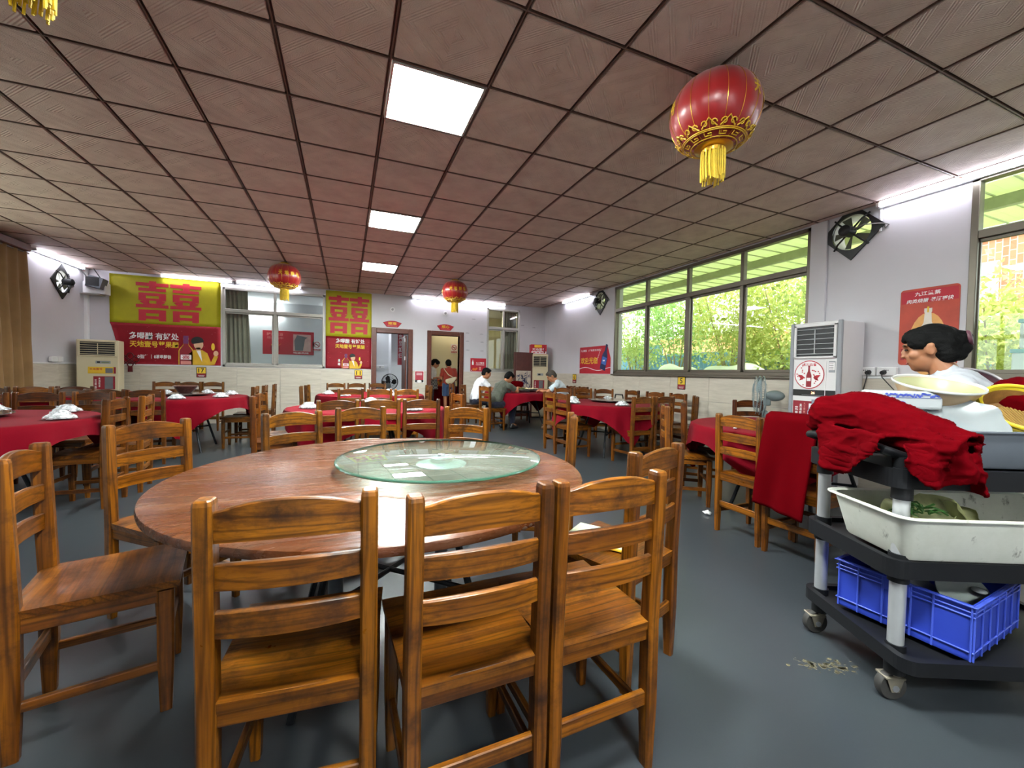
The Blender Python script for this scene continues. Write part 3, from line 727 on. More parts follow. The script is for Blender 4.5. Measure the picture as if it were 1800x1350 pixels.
for a in [(-.11, 1.035, 85, N + 'nearest the camera, left one of the three with backs turned', G0, (.80, .74, .64)), (.31, .94, 91, N + 'with back turned, middle one of the three in front', G0, (.84, .77, .68)),
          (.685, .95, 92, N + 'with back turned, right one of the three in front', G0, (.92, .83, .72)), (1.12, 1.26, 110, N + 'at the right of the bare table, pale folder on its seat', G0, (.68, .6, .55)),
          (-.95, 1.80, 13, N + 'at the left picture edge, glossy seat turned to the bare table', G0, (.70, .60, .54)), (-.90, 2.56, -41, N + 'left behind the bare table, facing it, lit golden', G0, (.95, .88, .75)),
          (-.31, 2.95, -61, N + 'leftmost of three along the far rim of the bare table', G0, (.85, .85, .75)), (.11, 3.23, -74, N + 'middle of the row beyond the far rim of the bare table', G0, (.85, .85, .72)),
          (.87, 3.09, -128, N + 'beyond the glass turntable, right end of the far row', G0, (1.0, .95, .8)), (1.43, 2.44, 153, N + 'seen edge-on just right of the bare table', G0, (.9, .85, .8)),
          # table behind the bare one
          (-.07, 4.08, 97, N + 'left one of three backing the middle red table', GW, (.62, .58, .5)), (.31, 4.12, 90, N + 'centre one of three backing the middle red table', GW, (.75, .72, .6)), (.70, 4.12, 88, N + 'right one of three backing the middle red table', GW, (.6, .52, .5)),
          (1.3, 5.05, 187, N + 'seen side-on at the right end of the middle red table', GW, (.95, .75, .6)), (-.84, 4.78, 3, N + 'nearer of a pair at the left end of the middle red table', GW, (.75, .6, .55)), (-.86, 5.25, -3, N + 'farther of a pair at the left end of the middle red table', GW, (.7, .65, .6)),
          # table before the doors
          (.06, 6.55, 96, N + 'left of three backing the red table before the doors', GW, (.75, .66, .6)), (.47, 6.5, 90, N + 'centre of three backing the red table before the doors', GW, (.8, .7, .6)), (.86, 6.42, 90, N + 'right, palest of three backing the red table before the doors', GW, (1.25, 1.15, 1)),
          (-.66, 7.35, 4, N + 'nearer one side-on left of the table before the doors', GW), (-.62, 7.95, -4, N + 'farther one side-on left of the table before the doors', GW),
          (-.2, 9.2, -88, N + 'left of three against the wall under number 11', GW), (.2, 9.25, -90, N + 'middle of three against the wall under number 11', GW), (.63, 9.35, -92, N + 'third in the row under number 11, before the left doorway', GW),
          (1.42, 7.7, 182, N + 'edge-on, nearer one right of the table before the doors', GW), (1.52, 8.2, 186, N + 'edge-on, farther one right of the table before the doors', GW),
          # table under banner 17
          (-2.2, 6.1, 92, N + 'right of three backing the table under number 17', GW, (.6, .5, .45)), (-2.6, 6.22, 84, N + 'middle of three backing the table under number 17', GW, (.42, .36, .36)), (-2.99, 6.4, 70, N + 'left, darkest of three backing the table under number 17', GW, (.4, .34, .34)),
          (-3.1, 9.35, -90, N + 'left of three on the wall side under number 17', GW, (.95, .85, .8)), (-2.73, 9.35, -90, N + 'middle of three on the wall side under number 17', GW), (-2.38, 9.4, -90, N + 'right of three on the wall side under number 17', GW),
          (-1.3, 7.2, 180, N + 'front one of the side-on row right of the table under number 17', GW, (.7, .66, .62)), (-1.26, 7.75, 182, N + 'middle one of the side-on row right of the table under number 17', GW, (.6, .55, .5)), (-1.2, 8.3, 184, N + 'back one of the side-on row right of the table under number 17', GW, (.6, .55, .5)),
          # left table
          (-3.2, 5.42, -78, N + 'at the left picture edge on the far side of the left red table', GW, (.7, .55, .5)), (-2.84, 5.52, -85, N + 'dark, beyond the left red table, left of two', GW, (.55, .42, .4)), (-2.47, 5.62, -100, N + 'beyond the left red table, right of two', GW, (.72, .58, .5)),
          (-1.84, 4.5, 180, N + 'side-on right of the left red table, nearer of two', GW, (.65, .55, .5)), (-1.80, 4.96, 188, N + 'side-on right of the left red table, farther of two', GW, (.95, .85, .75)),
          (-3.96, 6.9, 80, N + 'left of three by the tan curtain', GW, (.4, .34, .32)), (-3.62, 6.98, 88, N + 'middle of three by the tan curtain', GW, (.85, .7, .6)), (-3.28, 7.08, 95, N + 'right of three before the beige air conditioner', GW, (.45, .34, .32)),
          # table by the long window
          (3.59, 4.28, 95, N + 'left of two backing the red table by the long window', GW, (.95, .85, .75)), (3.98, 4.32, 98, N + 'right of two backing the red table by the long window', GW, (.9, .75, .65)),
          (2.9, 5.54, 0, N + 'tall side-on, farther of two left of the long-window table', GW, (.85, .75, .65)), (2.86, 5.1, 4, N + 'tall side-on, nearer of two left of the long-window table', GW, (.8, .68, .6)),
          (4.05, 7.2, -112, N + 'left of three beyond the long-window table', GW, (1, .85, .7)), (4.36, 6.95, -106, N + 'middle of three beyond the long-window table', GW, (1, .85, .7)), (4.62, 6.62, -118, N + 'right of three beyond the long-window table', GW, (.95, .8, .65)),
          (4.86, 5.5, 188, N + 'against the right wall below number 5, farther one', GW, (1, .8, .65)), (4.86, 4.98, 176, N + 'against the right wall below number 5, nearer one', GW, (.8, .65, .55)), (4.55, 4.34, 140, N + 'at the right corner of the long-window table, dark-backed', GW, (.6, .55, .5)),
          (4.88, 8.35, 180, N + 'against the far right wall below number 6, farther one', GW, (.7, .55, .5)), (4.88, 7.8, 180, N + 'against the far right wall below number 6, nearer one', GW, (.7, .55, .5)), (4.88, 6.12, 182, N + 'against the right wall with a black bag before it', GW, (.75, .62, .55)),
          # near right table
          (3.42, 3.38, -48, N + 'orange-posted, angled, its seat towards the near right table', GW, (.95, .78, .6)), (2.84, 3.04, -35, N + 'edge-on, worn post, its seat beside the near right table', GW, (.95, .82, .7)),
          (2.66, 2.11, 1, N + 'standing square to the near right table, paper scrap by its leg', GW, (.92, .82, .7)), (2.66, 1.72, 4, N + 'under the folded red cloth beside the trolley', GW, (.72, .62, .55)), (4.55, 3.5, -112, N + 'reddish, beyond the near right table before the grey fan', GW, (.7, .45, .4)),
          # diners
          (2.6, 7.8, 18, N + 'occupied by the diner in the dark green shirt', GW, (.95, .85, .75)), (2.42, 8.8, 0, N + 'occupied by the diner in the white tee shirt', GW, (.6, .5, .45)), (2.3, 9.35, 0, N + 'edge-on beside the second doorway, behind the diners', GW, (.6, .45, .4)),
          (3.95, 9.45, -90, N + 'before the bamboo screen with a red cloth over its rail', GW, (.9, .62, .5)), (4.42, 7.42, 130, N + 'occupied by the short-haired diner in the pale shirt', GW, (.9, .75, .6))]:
    chair(*a)
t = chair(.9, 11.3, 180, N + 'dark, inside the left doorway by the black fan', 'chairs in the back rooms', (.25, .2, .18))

# ================================================================ TABLES
def legs(t, z, m, r=.42):
    for k in range(4):
        a = PI / 4 + k * PI / 2; x, y = r * math.cos(a), r * math.sin(a)
        bm = BM(); tube(bm, [(x * .55, y * .55, z - .03), (x, y, 0)], .015, 8); ob('leg', bm, m, t, True)
    for s in (-1, 1):
        bm = BM(); a = R(45) * s; tube(bm, [(-r * .8 * math.cos(a), -r * .8 * math.sin(a), .3), (r * .8 * math.cos(a), r * .8 * math.sin(a), .3)], .011, 8); ob('crossbar', bm, m, t, True)
    bm = BM(); box(bm, (-.3, -.32, z - .03), (.3, -.28, z)); box(bm, (-.3, .28, z - .03), (.3, .32, z)); ob('under_frame', bm, m, t)
M_leg = mat('dark_table_leg', '24262a', .45, .5, var=.2)
t0 = thing('round_table', 'large bare round wooden table with a worn glossy top in front', 'table', (.186, 1.851, 0))
bm = BM(); nseg = 96; Rr = .833
prof = [(0, .715), (Rr - .02, .715), (Rr - .002, .722), (Rr, .735), (Rr - .003, .746), (Rr - .012, .75), (0, .75)]
lathe(bm, prof, nseg); ob('table_top', bm, M_twood, t0, True)
bm = BM()
for k in range(220):                                         # chipped, uneven rim
    a = 2 * PI * k / 220; q = random.random()
    if q < .10: ball(bm, ((Rr - .006) * math.cos(a), (Rr - .004) * math.sin(a), .722 + .01 * random.random()), (.010 + .012 * random.random(), .006, .007), 6, 4, Matrix.Rotation(a + PI / 2, 3, 'Z'))
ob('chipped_rim', bm, mat('chipped_rim_wood', '4b3320', .7, var=.3, scale=30), t0, True, kind='stuff')
legs(t0, .715, M_leg, .5)
for x in (-.22, .2):
    bm = BM(); cyl(bm, (x, -.12, 0), (x, -.12, .7), .028, n=16); ob('post', bm, mat('grey_post', '5d646b', .4, .4), t0, True)
ts = thing('glass_turntable', 'clear round glass turntable on the bare wooden table', 'turntable', (.409, 1.851, .75))
bm = BM(); lathe(bm, [(0, .034), (.447, .034), (.452, .036), (.454, .039), (.452, .042), (.447, .044), (0, .044)], 96); ob('glass_disc', bm, M_spin, ts, True)
bm = BM(); lathe(bm, [(.4475, .0335), (.4535, .035), (.456, .039), (.4535, .043), (.4475, .0445)], 96); ob('glass_edge', bm, M_gedge, ts, True)
bm = BM(); lathe(bm, [(0, 0), (.11, 0), (.115, .006), (.09, .012), (.05, .016), (.05, .034), (0, .034)], 40); ob('bearing_base', bm, mat('pale_blue_bearing', 'b9cbd2', .3, .3), ts, True)
bm = BM(); lathe(bm, [(0, .045), (.018, .045), (.016, .05), (0, .052)], 20); ob('centre_cap', bm, M_steel, ts, True)

def cloth_obj(label, x, y, Rt, half, rot, z=.757):
    """square cloth over a round top: corners hang low, sides barely"""
    bm = BM(); nt, nr = 120, 26; rs = []; sd_ = random.random() * 9
    for j in range(nr + 1):
        ring = []
        for i in range(nt):
            th = 2 * PI * i / nt; a = th - rot; rm = half / max(abs(math.cos(a)), abs(math.sin(a))); rm = min(rm, half * 1.36)
            rho = rm * j / nr if j > 12 else Rt * .985 * (j / 12)
            if j > 12: rho = Rt * .985 + (rm - Rt * .985) * (j - 12) / (nr - 12)
            if rho <= Rt: q = rho; zz = z + .0015 * mnoise.noise((rho * 6, th * 3, sd_))
            else:
                d = rho - Rt; w = d / .5
                fold = math.sin(th * 18 + sd_ + 2 * math.sin(th * 3)) * .022 * min(1, w * 2) + mnoise.noise((th * 4, d * 4, sd_)) * .02 * w
                q = Rt + .006 + .012 * min(1, d * 20) + .03 * w + fold; zz = z - d + .006 * min(1, d * 30)
            ring.append((q * math.cos(th), q * math.sin(th), zz))
        rs.append(ring)
    rs[0] = [(1e-4 * math.cos(2 * PI * i / nt), 1e-4 * math.sin(2 * PI * i / nt), z) for i in range(nt)]
    rings(bm, rs, cap=False)
    o = ob('tablecloth', bm, M_red, None, 'all', (x, y, 0)); md = None
    return tag(o, label, 'tablecloth', 'red square tablecloths')
def red_table(x, y, Rt, half, rot, lab_t, lab_c, spin=None, lab_s=None):
    t = thing('round_table', lab_t, 'table', (x, y, 0), 0, 'round tables under red cloths')
    bm = BM(); lathe(bm, [(0, .725), (Rt - .01, .725), (Rt, .735), (Rt - .002, .75), (Rt - .01, .753), (0, .753)], 64); ob('table_top', bm, M_twood, t, True)
    legs(t, .725, M_leg, .5)
    cloth_obj(lab_c, x, y, Rt + .003, half, R(rot))
    if spin:
        s = thing('glass_turntable', lab_s, 'turntable', (x + spin[0], y + spin[1], .76), 0, 'turntables on red cloths')
        bm = BM(); lathe(bm, [(0, .024), (spin[2] - .004, .024), (spin[2], .029), (spin[2] - .004, .034), (0, .034)], 64); ob('glass_disc', bm, mat('smoked_glass', '574f4c', .08, var=.05), s, True)
        bm = BM(); lathe(bm, [(0, 0), (.1, 0), (.1, .01), (.05, .014), (.05, .024), (0, .024)], 24); ob('bearing_base', bm, M_steel, s, True)
red_table(-2.75, 4.3, .845, .98, -10, 'round table under the red cloth at the left edge', 'red cloth on the leftmost near table', (-.05, .1, .36), 'dark glass turntable on the left red table')
red_table(-2.2, 7.12, .83, .98, -27, 'round table standing under number 17 and the banner', 'red cloth with a low corner on the table under number 17', (-.02, .25, .33), 'dark turntable carrying the brown bowl')
red_table(.24, 4.95, .84, .98, 8, 'round table right behind the bare wooden one', 'red cloth on the table right behind the bare one', None)
red_table(.42, 7.6, .88, 1.0, 40, 'round table standing before the doorways', 'red cloth on the table before the doorways', None)
red_table(3.72, 5.15, .83, .98, 28, 'round table beside the long window', 'red cloth with a hanging corner on the table beside the long window', (.12, .12, .36), 'grey glass turntable on the table beside the long window')
red_table(3.6, 2.3, .83, .98, -22, 'round table between the trolley and the white air conditioner', 'red cloth on the near right table', None)
red_table(3.68, 8.4, .84, .99, -5, 'round table where three men eat', 'red cloth on the diners\' table', (.12, .12, .34), 'turntable full of dishes on the diners\' table')
red_table(-3.55, 7.85, .83, .98, 10, 'round table by the tan curtain', 'red cloth on the table by the tan curtain', None)

# ---------------------------------------------------------------- wrapped place settings
def make_set(label, loc, rz):
    t = thing('wrapped_tableware', label, 'tableware', loc, rz, 'shrink-wrapped place settings')
    bm = BM(); lathe(bm, [(0, .002), (.055, .002), (.088, .016), (.09, .019), (.055, .006), (0, .005)], 28); ob('plate', bm, M_porc, t, True)
    bm = BM(); lathe(bm, [(.06, .008), (.052, .032), (.032, .05), (.024, .051), (.024, .056), (0, .056)], 24); ob('bowl', bm, M_porc, t, True)
    bm = BM(); lathe(bm, [(.0, .0), (.018, .0), (.026, .022), (.024, .022), (.016, .004), (0, .004)], 20, (-.035, .03, .03)); ob('cup', bm, M_porc, t, True)
    bm = BM(); tube(bm, [(-.03, -.03, .05), (.0, -.07, .028), (.035, -.1, .013)], .006, 8); ball(bm, (-.03, -.025, .055), (.022, .016, .007), 10, 6); ob('spoon', bm, M_porc, t, True)
    bm = BM(); rs = []
    for r_, z in [(.02, .068), (.042, .062), (.062, .042), (.088, .024), (.098, .006)]:
        rs.append([(r_ * (1 + .10 * mnoise.noise((3 * math.cos(k), 3 * math.sin(k * 2), z * 30))) * math.cos(2 * PI * k / 28), r_ * (1 + .10 * mnoise.noise((k * .9, 2, z * 40))) * math.sin(2 * PI * k / 28), z + .004 * mnoise.noise((k, z * 90, 1))) for k in range(28)])
    rings(bm, rs, cap=True); ob('clear_film', bm, M_film, t, 'all')
    return t
SET0 = None
def setting(cx, cy, r, a, label):
    global SET0
    p = (cx + r * math.cos(R(a)), cy + r * math.sin(R(a)), .7605)
    if SET0 is None: SET0 = make_set(label, p, R(a)); return
    copy_thing(SET0, label, p, R(a + random.uniform(-20, 20)))
P = 'wrapped white place setting '
for s in [(-2.75, 4.3, .70, 50, P + 'at the far right of the left red table'), (-2.75, 4.3, .72, -8, P + 'at the near right edge of the left red table'), (-2.75, 4.3, .7, 99, P + 'at the picture edge on the left red table'),
          (-2.2, 7.12, .62, -75, P + 'nearest the dark chair on the table under number 17'), (-2.2, 7.12, .62, -25, P + 'centre right on the table under number 17'), (-2.2, 7.12, .66, 35, P + 'at the right end of the table under number 17'), (-2.2, 7.12, .7, 120, P + 'left of the brown bowl on the table under number 17'), (-2.2, 7.12, .72, 78, P + 'right of the brown bowl on the table under number 17'),
          (.24, 4.95, .62, 188, P + 'at the left end of the middle red table'), (.24, 4.95, .7, -52, P + 'seen under the top rail on the middle red table'), (.24, 4.95, .66, -2, P + 'at the right end of the middle red table'), (.24, 4.95, .66, 85, P + 'at the far side of the middle red table'),
          (.42, 7.6, .7, 184, P + 'at the left of the table before the doors'), (.42, 7.6, .72, 232, P + 'at the near left of the table before the doors'), (.42, 7.6, .7, 300, P + 'at the near right of the table before the doors'), (.42, 7.6, .68, 60, P + 'at the far right of the table before the doors'),
          (3.72, 5.15, .68, 185, P + 'at the left tip of the table beside the long window'), (3.72, 5.15, .62, 125, P + 'behind the left chairs beside the long window'), (3.72, 5.15, .66, 58, P + 'beyond the turntable beside the long window'), (3.72, 5.15, .64, -112, P + 'before the near chair beside the long window'), (3.72, 5.15, .66, -20, P + 'at the right side of the table beside the long window')]:
    setting(*s)
bw = thing('brown_bowl', 'large brown mottled serving bowl on the turntable under number 17', 'bowl', (-2.2, 7.38, .795))
bm = BM(); lathe(bm, [(0, 0), (.07, 0), (.10, .03), (.135, .085), (.15, .10), (.14, .10), (.125, .085), (.09, .035), (0, .015)], 32); ob('body', bm, mat('brown_glaze', '4a2a28', .25, var=.35, scale=30), bw, True)
bm = BM(); lathe(bm, [(.145, .098), (.153, .102), (.149, .106), (.143, .102)], 32); ob('rim', bm, mat('rim_glaze', '7a5a50', .25), bw, True)
# chopsticks packet and napkin on the near right table
cs = thing('chopsticks', 'paper-wrapped chopsticks lying on the near right red table', 'chopsticks', (3.02, 2.42, .764), R(-60))
bm = BM(); box(bm, (-.012, -.13, 0), (.012, .07, .004), .001); ob('paper_sleeve', bm, M_paper, cs)
for x in (-.005, .004):
    bm = BM(); cyl(bm, (x, .06, .003), (x, .14, .003), .003, n=8); ob('stick', bm, mat('dark_stick', '3a2a22', .5), cs, True)
nk = tag(ob('napkin_packet', (lambda b: (box(b, (-.05, -.03, 0), (.05, .03, .01), .004), b)[1])(BM()), M_paper, None, False, (3.08, 2.2, .762), R(20)), 'white napkin packet beside the wrapped chopsticks', 'napkin')

# diners' dishes
DC = (3.68, 8.4)
def dish(label, x, y, z, food, r_=.12, k=5):
    t = thing('food_dish', label, 'dish', (x, y, z), 0, 'shared dishes on the diners\' turntable')
    bm = BM(); lathe(bm, [(0, .002), (r_ * .6, .002), (r_, .022), (r_ * 1.02, .026), (r_ * .6, .008), (0, .008)], 24); ob('plate', bm, M_porc, t, True)
    bm = BM()
    for q in range(k * 3): ball(bm, (random.uniform(-.6, .6) * r_, random.uniform(-.6, .6) * r_, .02 + random.uniform(0, .02)), (random.uniform(.02, .035), random.uniform(.015, .03), .014), 8, 6)
    ob('food', bm, food, t, True, kind='stuff')
F1, F2, F3 = mat('braised_food', '6d4a24', .4, var=.4, scale=40), mat('green_food', '43591f', .4, var=.4, scale=40), mat('pale_food', 'c9b894', .4, var=.2, scale=40)
for a in [('dish of greens on the diners\' turntable', 3.62, 8.33, .795, F2), ('dish of pale food at the middle of the diners\' turntable', 3.86, 8.42, .795, F3), ('dish of braised food on the diners\' turntable', 3.8, 8.68, .795, F1), ('white dish at the right of the diners\' table', 4.02, 8.5, .795, F3, .1)]: dish(*a)
bm = BM(); lathe(bm, [(0, 0), (.03, 0), (.055, .05), (.052, .05), (.028, .006), (0, .006)], 20)
tag(ob('rice_bowl', bm, M_porc, None, True, (3.2, 8.02, .762)), 'white rice bowl before the diner in dark green', 'bowl')
bm = BM(); lathe(bm, [(0, 0), (.03, 0), (.055, .05), (.052, .05), (.028, .006), (0, .006)], 20)
tag(ob('rice_bowl', bm, M_porc, None, True, (3.14, 8.62, .762)), 'white rice bowl before the diner in the white tee shirt', 'bowl')
# ================================================================ THINGS ON THE WALLS
YW = YB - .011                                                # face of the wainscot on the back wall
def back_sheet(x, z, name, label, cat, group=None, y=YB - .002):
    t = thing(name, label, cat, (x, y, z), 0, group); return t, Sheet((0, 0, 0), (1, 0, 0), (0, 0, 1), t)
def right_sheet(y, z, name, label, cat, group=None, x=XR - .002, rz=0):
    t = thing(name, label, cat, (x, y, z), 0, group); return t, Sheet((0, 0, 0), (0, -1, 0), (0, 0, 1), t)
def double_happiness(s, x0, y0, x1, y1):
    w, h = x1 - x0, y1 - y0; hw = w * .487
    pl, bd = [], []
    for k in (0, 1):
        ox = x0 + k * (w - hw)
        for a, b_, c, d in xi_rects():
            pl.append([(ox + a * hw, y0 + b_ * h), (ox + c * hw, y0 + b_ * h), (ox + c * hw, y0 + d * h), (ox + a * hw, y0 + d * h)])
        for e, sg in ((.22, -1), (.80, 1)):                    # flared strokes
            pl.append([(ox + (e + sg * q) * hw, y0 + v * h) for q, v in ((0, .43), (.02, .43), (.11, .485), (0, .51))][::sg])
    s.poly('double_happiness_sign', pl, M_pred, 2)
def print_man(s, cx, y0, h):
    """printed figure: dark hair, yellow jacket, raised glass"""
    S_ = h
    s.poly('printed_jacket', [[(cx - .26 * S_, y0), (cx - .24 * S_, y0 + .38 * S_), (cx - .1 * S_, y0 + .5 * S_), (cx + .12 * S_, y0 + .5 * S_), (cx + .26 * S_, y0 + .40 * S_), (cx + .36 * S_, y0 + .1 * S_), (cx + .46 * S_, y0 + .34 * S_), (cx + .56 * S_, y0 + .3 * S_), (cx + .46 * S_, y0 + .02 * S_), (cx + .3 * S_, y0)]], M_pyc, 3)
    s.poly('printed_shirt', [[(cx - .05 * S_, y0 + .5 * S_), (cx + .07 * S_, y0 + .5 * S_), (cx + .12 * S_, y0 + .1 * S_)]], M_pwhite, 4)
    s.poly('printed_face', [circ(cx + .02 * S_, y0 + .68 * S_, .13 * S_, .17 * S_), [(cx - .05 * S_, y0 + .48 * S_), (cx + .07 * S_, y0 + .48 * S_), (cx + .07 * S_, y0 + .58 * S_), (cx - .05 * S_, y0 + .58 * S_)]], M_pskin, 5)
    s.poly('printed_hand', [circ(cx + .5 * S_, y0 + .40 * S_, .07 * S_, .09 * S_)], M_pskin, 5)
    s.poly('printed_hair', [circ(cx - .01 * S_, y0 + .79 * S_, .17 * S_, .15 * S_, 20, -.2, PI + .7)], M_pblk, 6)
    s.poly('printed_glass', [circ(cx + .42 * S_, y0 + .62 * S_, .05 * S_, .12 * S_)], M_pyel, 6)
def print_bottle(s, cx, y0, h, w):
    s.poly('printed_bottle_glow', [bottle_pts(cx, y0, h * 1.02, w * 1.14)], M_pyel, 2)
    s.poly('printed_bottle', [bottle_pts(cx, y0, h, w)], M_pdred, 3)
    s.rect('printed_bottle_label', cx - w * .4, y0 + h * .2, cx + w * .4, y0 + h * .38, M_pwhite, 4); s.rect('printed_bottle_band', cx - w * .4, y0 + h * .02, cx + w * .4, y0 + h * .15, mat('pink_print', 'd98a80', .6), 4)
    s.rect('printed_bottle_cap', cx - w * .2, y0 + h * .8, cx + w * .2, y0 + h * 1.1, M_ppurp, 5)
    s.text('喜', cx - w * .3, y0 + h * .22, cx + w * .3, y0 + h * .36, M_pred, 5)
def confetti(s, x0, y0, x1, y1, n, seed):
    rg = random.Random(seed); pl = []
    for k in range(n):
        x, y, a = rg.uniform(x0, x1), rg.uniform(y0, y1), rg.uniform(.004, .009); pl.append([(x - a * 2, y), (x, y - a * .6), (x + a * 2, y), (x, y + a * .6)])
    s.poly('confetti_print', pl, mat('pale_red_print', 'd4606a', .6), 2)
def banner_cloth(s, w, h, split, slack):
    """rippled banner fabric, yellow above and red below, in one piece each"""
    for nm, z0, z1, m_ in (('yellow_field', split, h, M_yel), ('red_field', 0, split, M_pred)):
        bm = BM(); nx, nz = 24, 14; V = []
        for j in range(nz + 1):
            for i in range(nx + 1):
                x, z = w * i / nx, z0 + (z1 - z0) * j / nz
                x0 = x + (slack * max(0, 1 - z / split) ** .8 * (1 - i / nx) if slack else 0)
                V.append(bm.verts.new((x0, -.001 - .0007 * mnoise.noise((x * 5, z * 5, 1)) , z)))
        for j in range(nz):
            for i in range(nx): bm.faces.new((V[j * (nx + 1) + i], V[j * (nx + 1) + i + 1], V[(j + 1) * (nx + 1) + i + 1], V[(j + 1) * (nx + 1) + i]))
        r_ = bmesh.ops.solidify(bm, geom=bm.faces[:], thickness=-.0015); ob(nm, bm, m_, s.p, 'all')
# larger banner
t, s = back_sheet(-4.24, 1.22, 'wedding_banner', 'wide yellow and red double-happiness banner above the beige air conditioner', 'banner', y=YB - .016)
Sheet.STEP = .002
w, h, sp = 1.79, 1.735, .80
banner_cloth(s, w, h, sp, .17); double_happiness(s, .40, sp + .06, 1.46, h - .09)
s.text('多喝醋 有好处', .29, .49, 1.08, .63, M_pwhite, 2, .03); s.text('天地壹号苹果醋', .30, .335, 1.08, .46, M_pyel, 2, .025)
s.text('0脂肪', .42, .11, .60, .19, M_pwhite, 2, .02); s.text('|', .635, .11, .64, .19, M_pwhite, 2, 0); s.text('0苯甲酸钠', .68, .11, .95, .19, M_pwhite, 2, .02)
print_bottle(s, 1.20, .0, .54, .22); print_man(s, 1.40, .0, .62); confetti(s, .25, .05, 1.75, .75, 26, 3)
# narrower banner
t, s = back_sheet(-.445, 1.21, 'wedding_banner', 'narrow double-happiness banner between interior window and left doorway', 'banner', y=YB - .016)
w, h, sp = .985, 1.775, .735
banner_cloth(s, w, h, sp, 0); double_happiness(s, .06, sp + .075, .93, h - .10)
s.text('多喝醋 有好处', .21, .585, .84, .69, M_pwhite, 2, .03); s.text('天地壹号苹果醋', .20, .465, .84, .56, M_pyel, 2, .025)
print_bottle(s, .43, 0, .31, .15); print_man(s, .575, 0, .37); confetti(s, .03, .05, .95, .7, 24, 5)
s.text('果', .26, .15, .31, .21, M_pwhite, 2); s.text('醋', .26, .07, .31, .13, M_pwhite, 2)
# fan-shaped plaques over the doors
for x, z, txt, lab in ((1.02, 2.23, '顺意', 'red fan-shaped plaque above the left doorway'), (2.32, 2.225, '顺心', 'red fan-shaped plaque above the right doorway')):
    t, s = back_sheet(x, z, 'door_plaque', lab, 'plaque', 'red plaques above the doorways')
    out = [(.215 * math.sin(a) * 1.0, .10 + .06 * math.cos(a * 1.0) - .02) for a in [R(-90 + 180 * k / 12) for k in range(13)]]
    pts = [(-.13, .0), (-.22, .105)] + [(-.22 + .44 * k / 10, .105 + .05 * math.sin(PI * k / 10)) for k in range(1, 10)] + [(.22, .105), (.13, .0)]
    s.poly('plaque_board', [pts], M_pdred, 0, .008); s.poly('plaque_face', [[(a * .93, .006 + b_ * .93) for a, b_ in pts]], M_pred, 4.2)
    s.text(txt, -.1, .055, .1, .125, M_pyel, 6, .03); s.rect('plaque_line', -.11, .026, .11, .033, mat('pink_print', 'd98a80'), 5.5)
for x, lab in ((1.02, 'small round white lamp socket above the left doorway'), (2.31, 'small round white lamp socket above the right doorway')):
    t = thing('lamp_socket', lab, 'lamp socket', (x, YB, 2.655), 0, 'lamp sockets above the doorways')
    bm = BM(); cyl(bm, (0, 0, 0), (0, -.025, 0), .055, n=20); ob('base', bm, M_whitep, t, True)
    bm = BM(); cyl(bm, (0, -.025, 0), (0, -.075, 0), .028, .024, n=16); ob('socket', bm, mat('grey_socket', 'a5a5a5', .4), t, True)
# number cards
def card(sheetf, a, z, num, lab):
    t, s = sheetf(a, z, 'table_number_card', lab, 'card', 'table number cards'); 
    s.poly('card_board', [rbox(-.085, 0, .085, .215, .012)], M_black, 0, .004)
    s.rect('yellow_field', -.075, .085, .075, .205, M_pyel, 2.2); s.rect('red_field', -.075, .01, .075, .082, M_pdred, 2.2)
    s.text(num, -.05 if len(num) > 1 else -.028, .1, .05 if len(num) > 1 else .028, .19, M_pblk, 3.6, .03); s.rect('white_lines', -.055, .04, .055, .046, M_pwhite, 3.6); s.rect('white_lines', -.045, .024, .045, .029, M_pwhite, 3.6)
card(lambda a, z, *k: back_sheet(a, z, *k, y=YW), -2.785, .965, '17', 'yellow and red card with the number 17 under the larger banner')
card(lambda a, z, *k: back_sheet(a, z, *k, y=YW), .26, .965, '11', 'yellow and red card with the number 11 under the narrow banner')
card(lambda a, z, *k: right_sheet(a, z, *k, x=XR - .011), 8.58, .96, '6', 'yellow and red card with the number 6 beside the welcome poster')
card(lambda a, z, *k: right_sheet(a, z, *k, x=XR - .011), 5.17, .955, '5', 'yellow and red card with the number 5 below the long window')
# posters
t, s = back_sheet(2.99, 1.2, 'liquor_poster', 'small red poster left of the narrow interior window', 'poster')
s.rect('sheet', 0, 0, .43, .345, M_pred, 0); s.text('九江雙蒸', .15, .19, .38, .25, M_pwhite, 1); s.rect('white_lines', .15, .165, .38, .175, M_pwhite, 1); s.poly('printed_bottle', [bottle_pts(.065, .17, .13, .045)], M_pwhite, 1)
s.poly('printed_fruit', [circ(.09, .055, .035), circ(.14, .05, .03), circ(.17, .075, .025)], mat('orange_print', 'd97a2a', .6), 1); s.rect('printed_label', .24, .03, .29, .12, mat('pink_print', 'd98a80'), 1); s.rect('printed_mark', .02, .02, .05, .035, M_pwhite, 1)
t, s = back_sheet(1.575, .90, 'notice', 'small pinkish red notice between the two doorways', 'notice', y=YW)
s.rect('sheet', -.01, -.01, .215, .285, M_pwhite, 0); s.rect('red_field', 0, .0, .205, .275, mat('dusty_red_print', 'a8323e', .6), 1); s.rect('white_lines', .03, .22, .17, .235, M_pwhite, 2); s.rect('white_lines', .03, .185, .17, .195, M_pwhite, 2)
s.rect('dark_band', 0, 0, .205, .06, M_pblk, 2); s.poly('printed_plate', [circ(.1, .03, .06, .028)], M_pwhite, 3)
t, s = right_sheet(8.37, 1.195, 'welcome_poster', 'red welcome poster with yellow lettering beside the long window', 'poster')
s.poly('sheet', [[(0, 0), (1.22, 0), (1.22, .33), (1.1, .61), (0, .61)]], M_pred, 0)
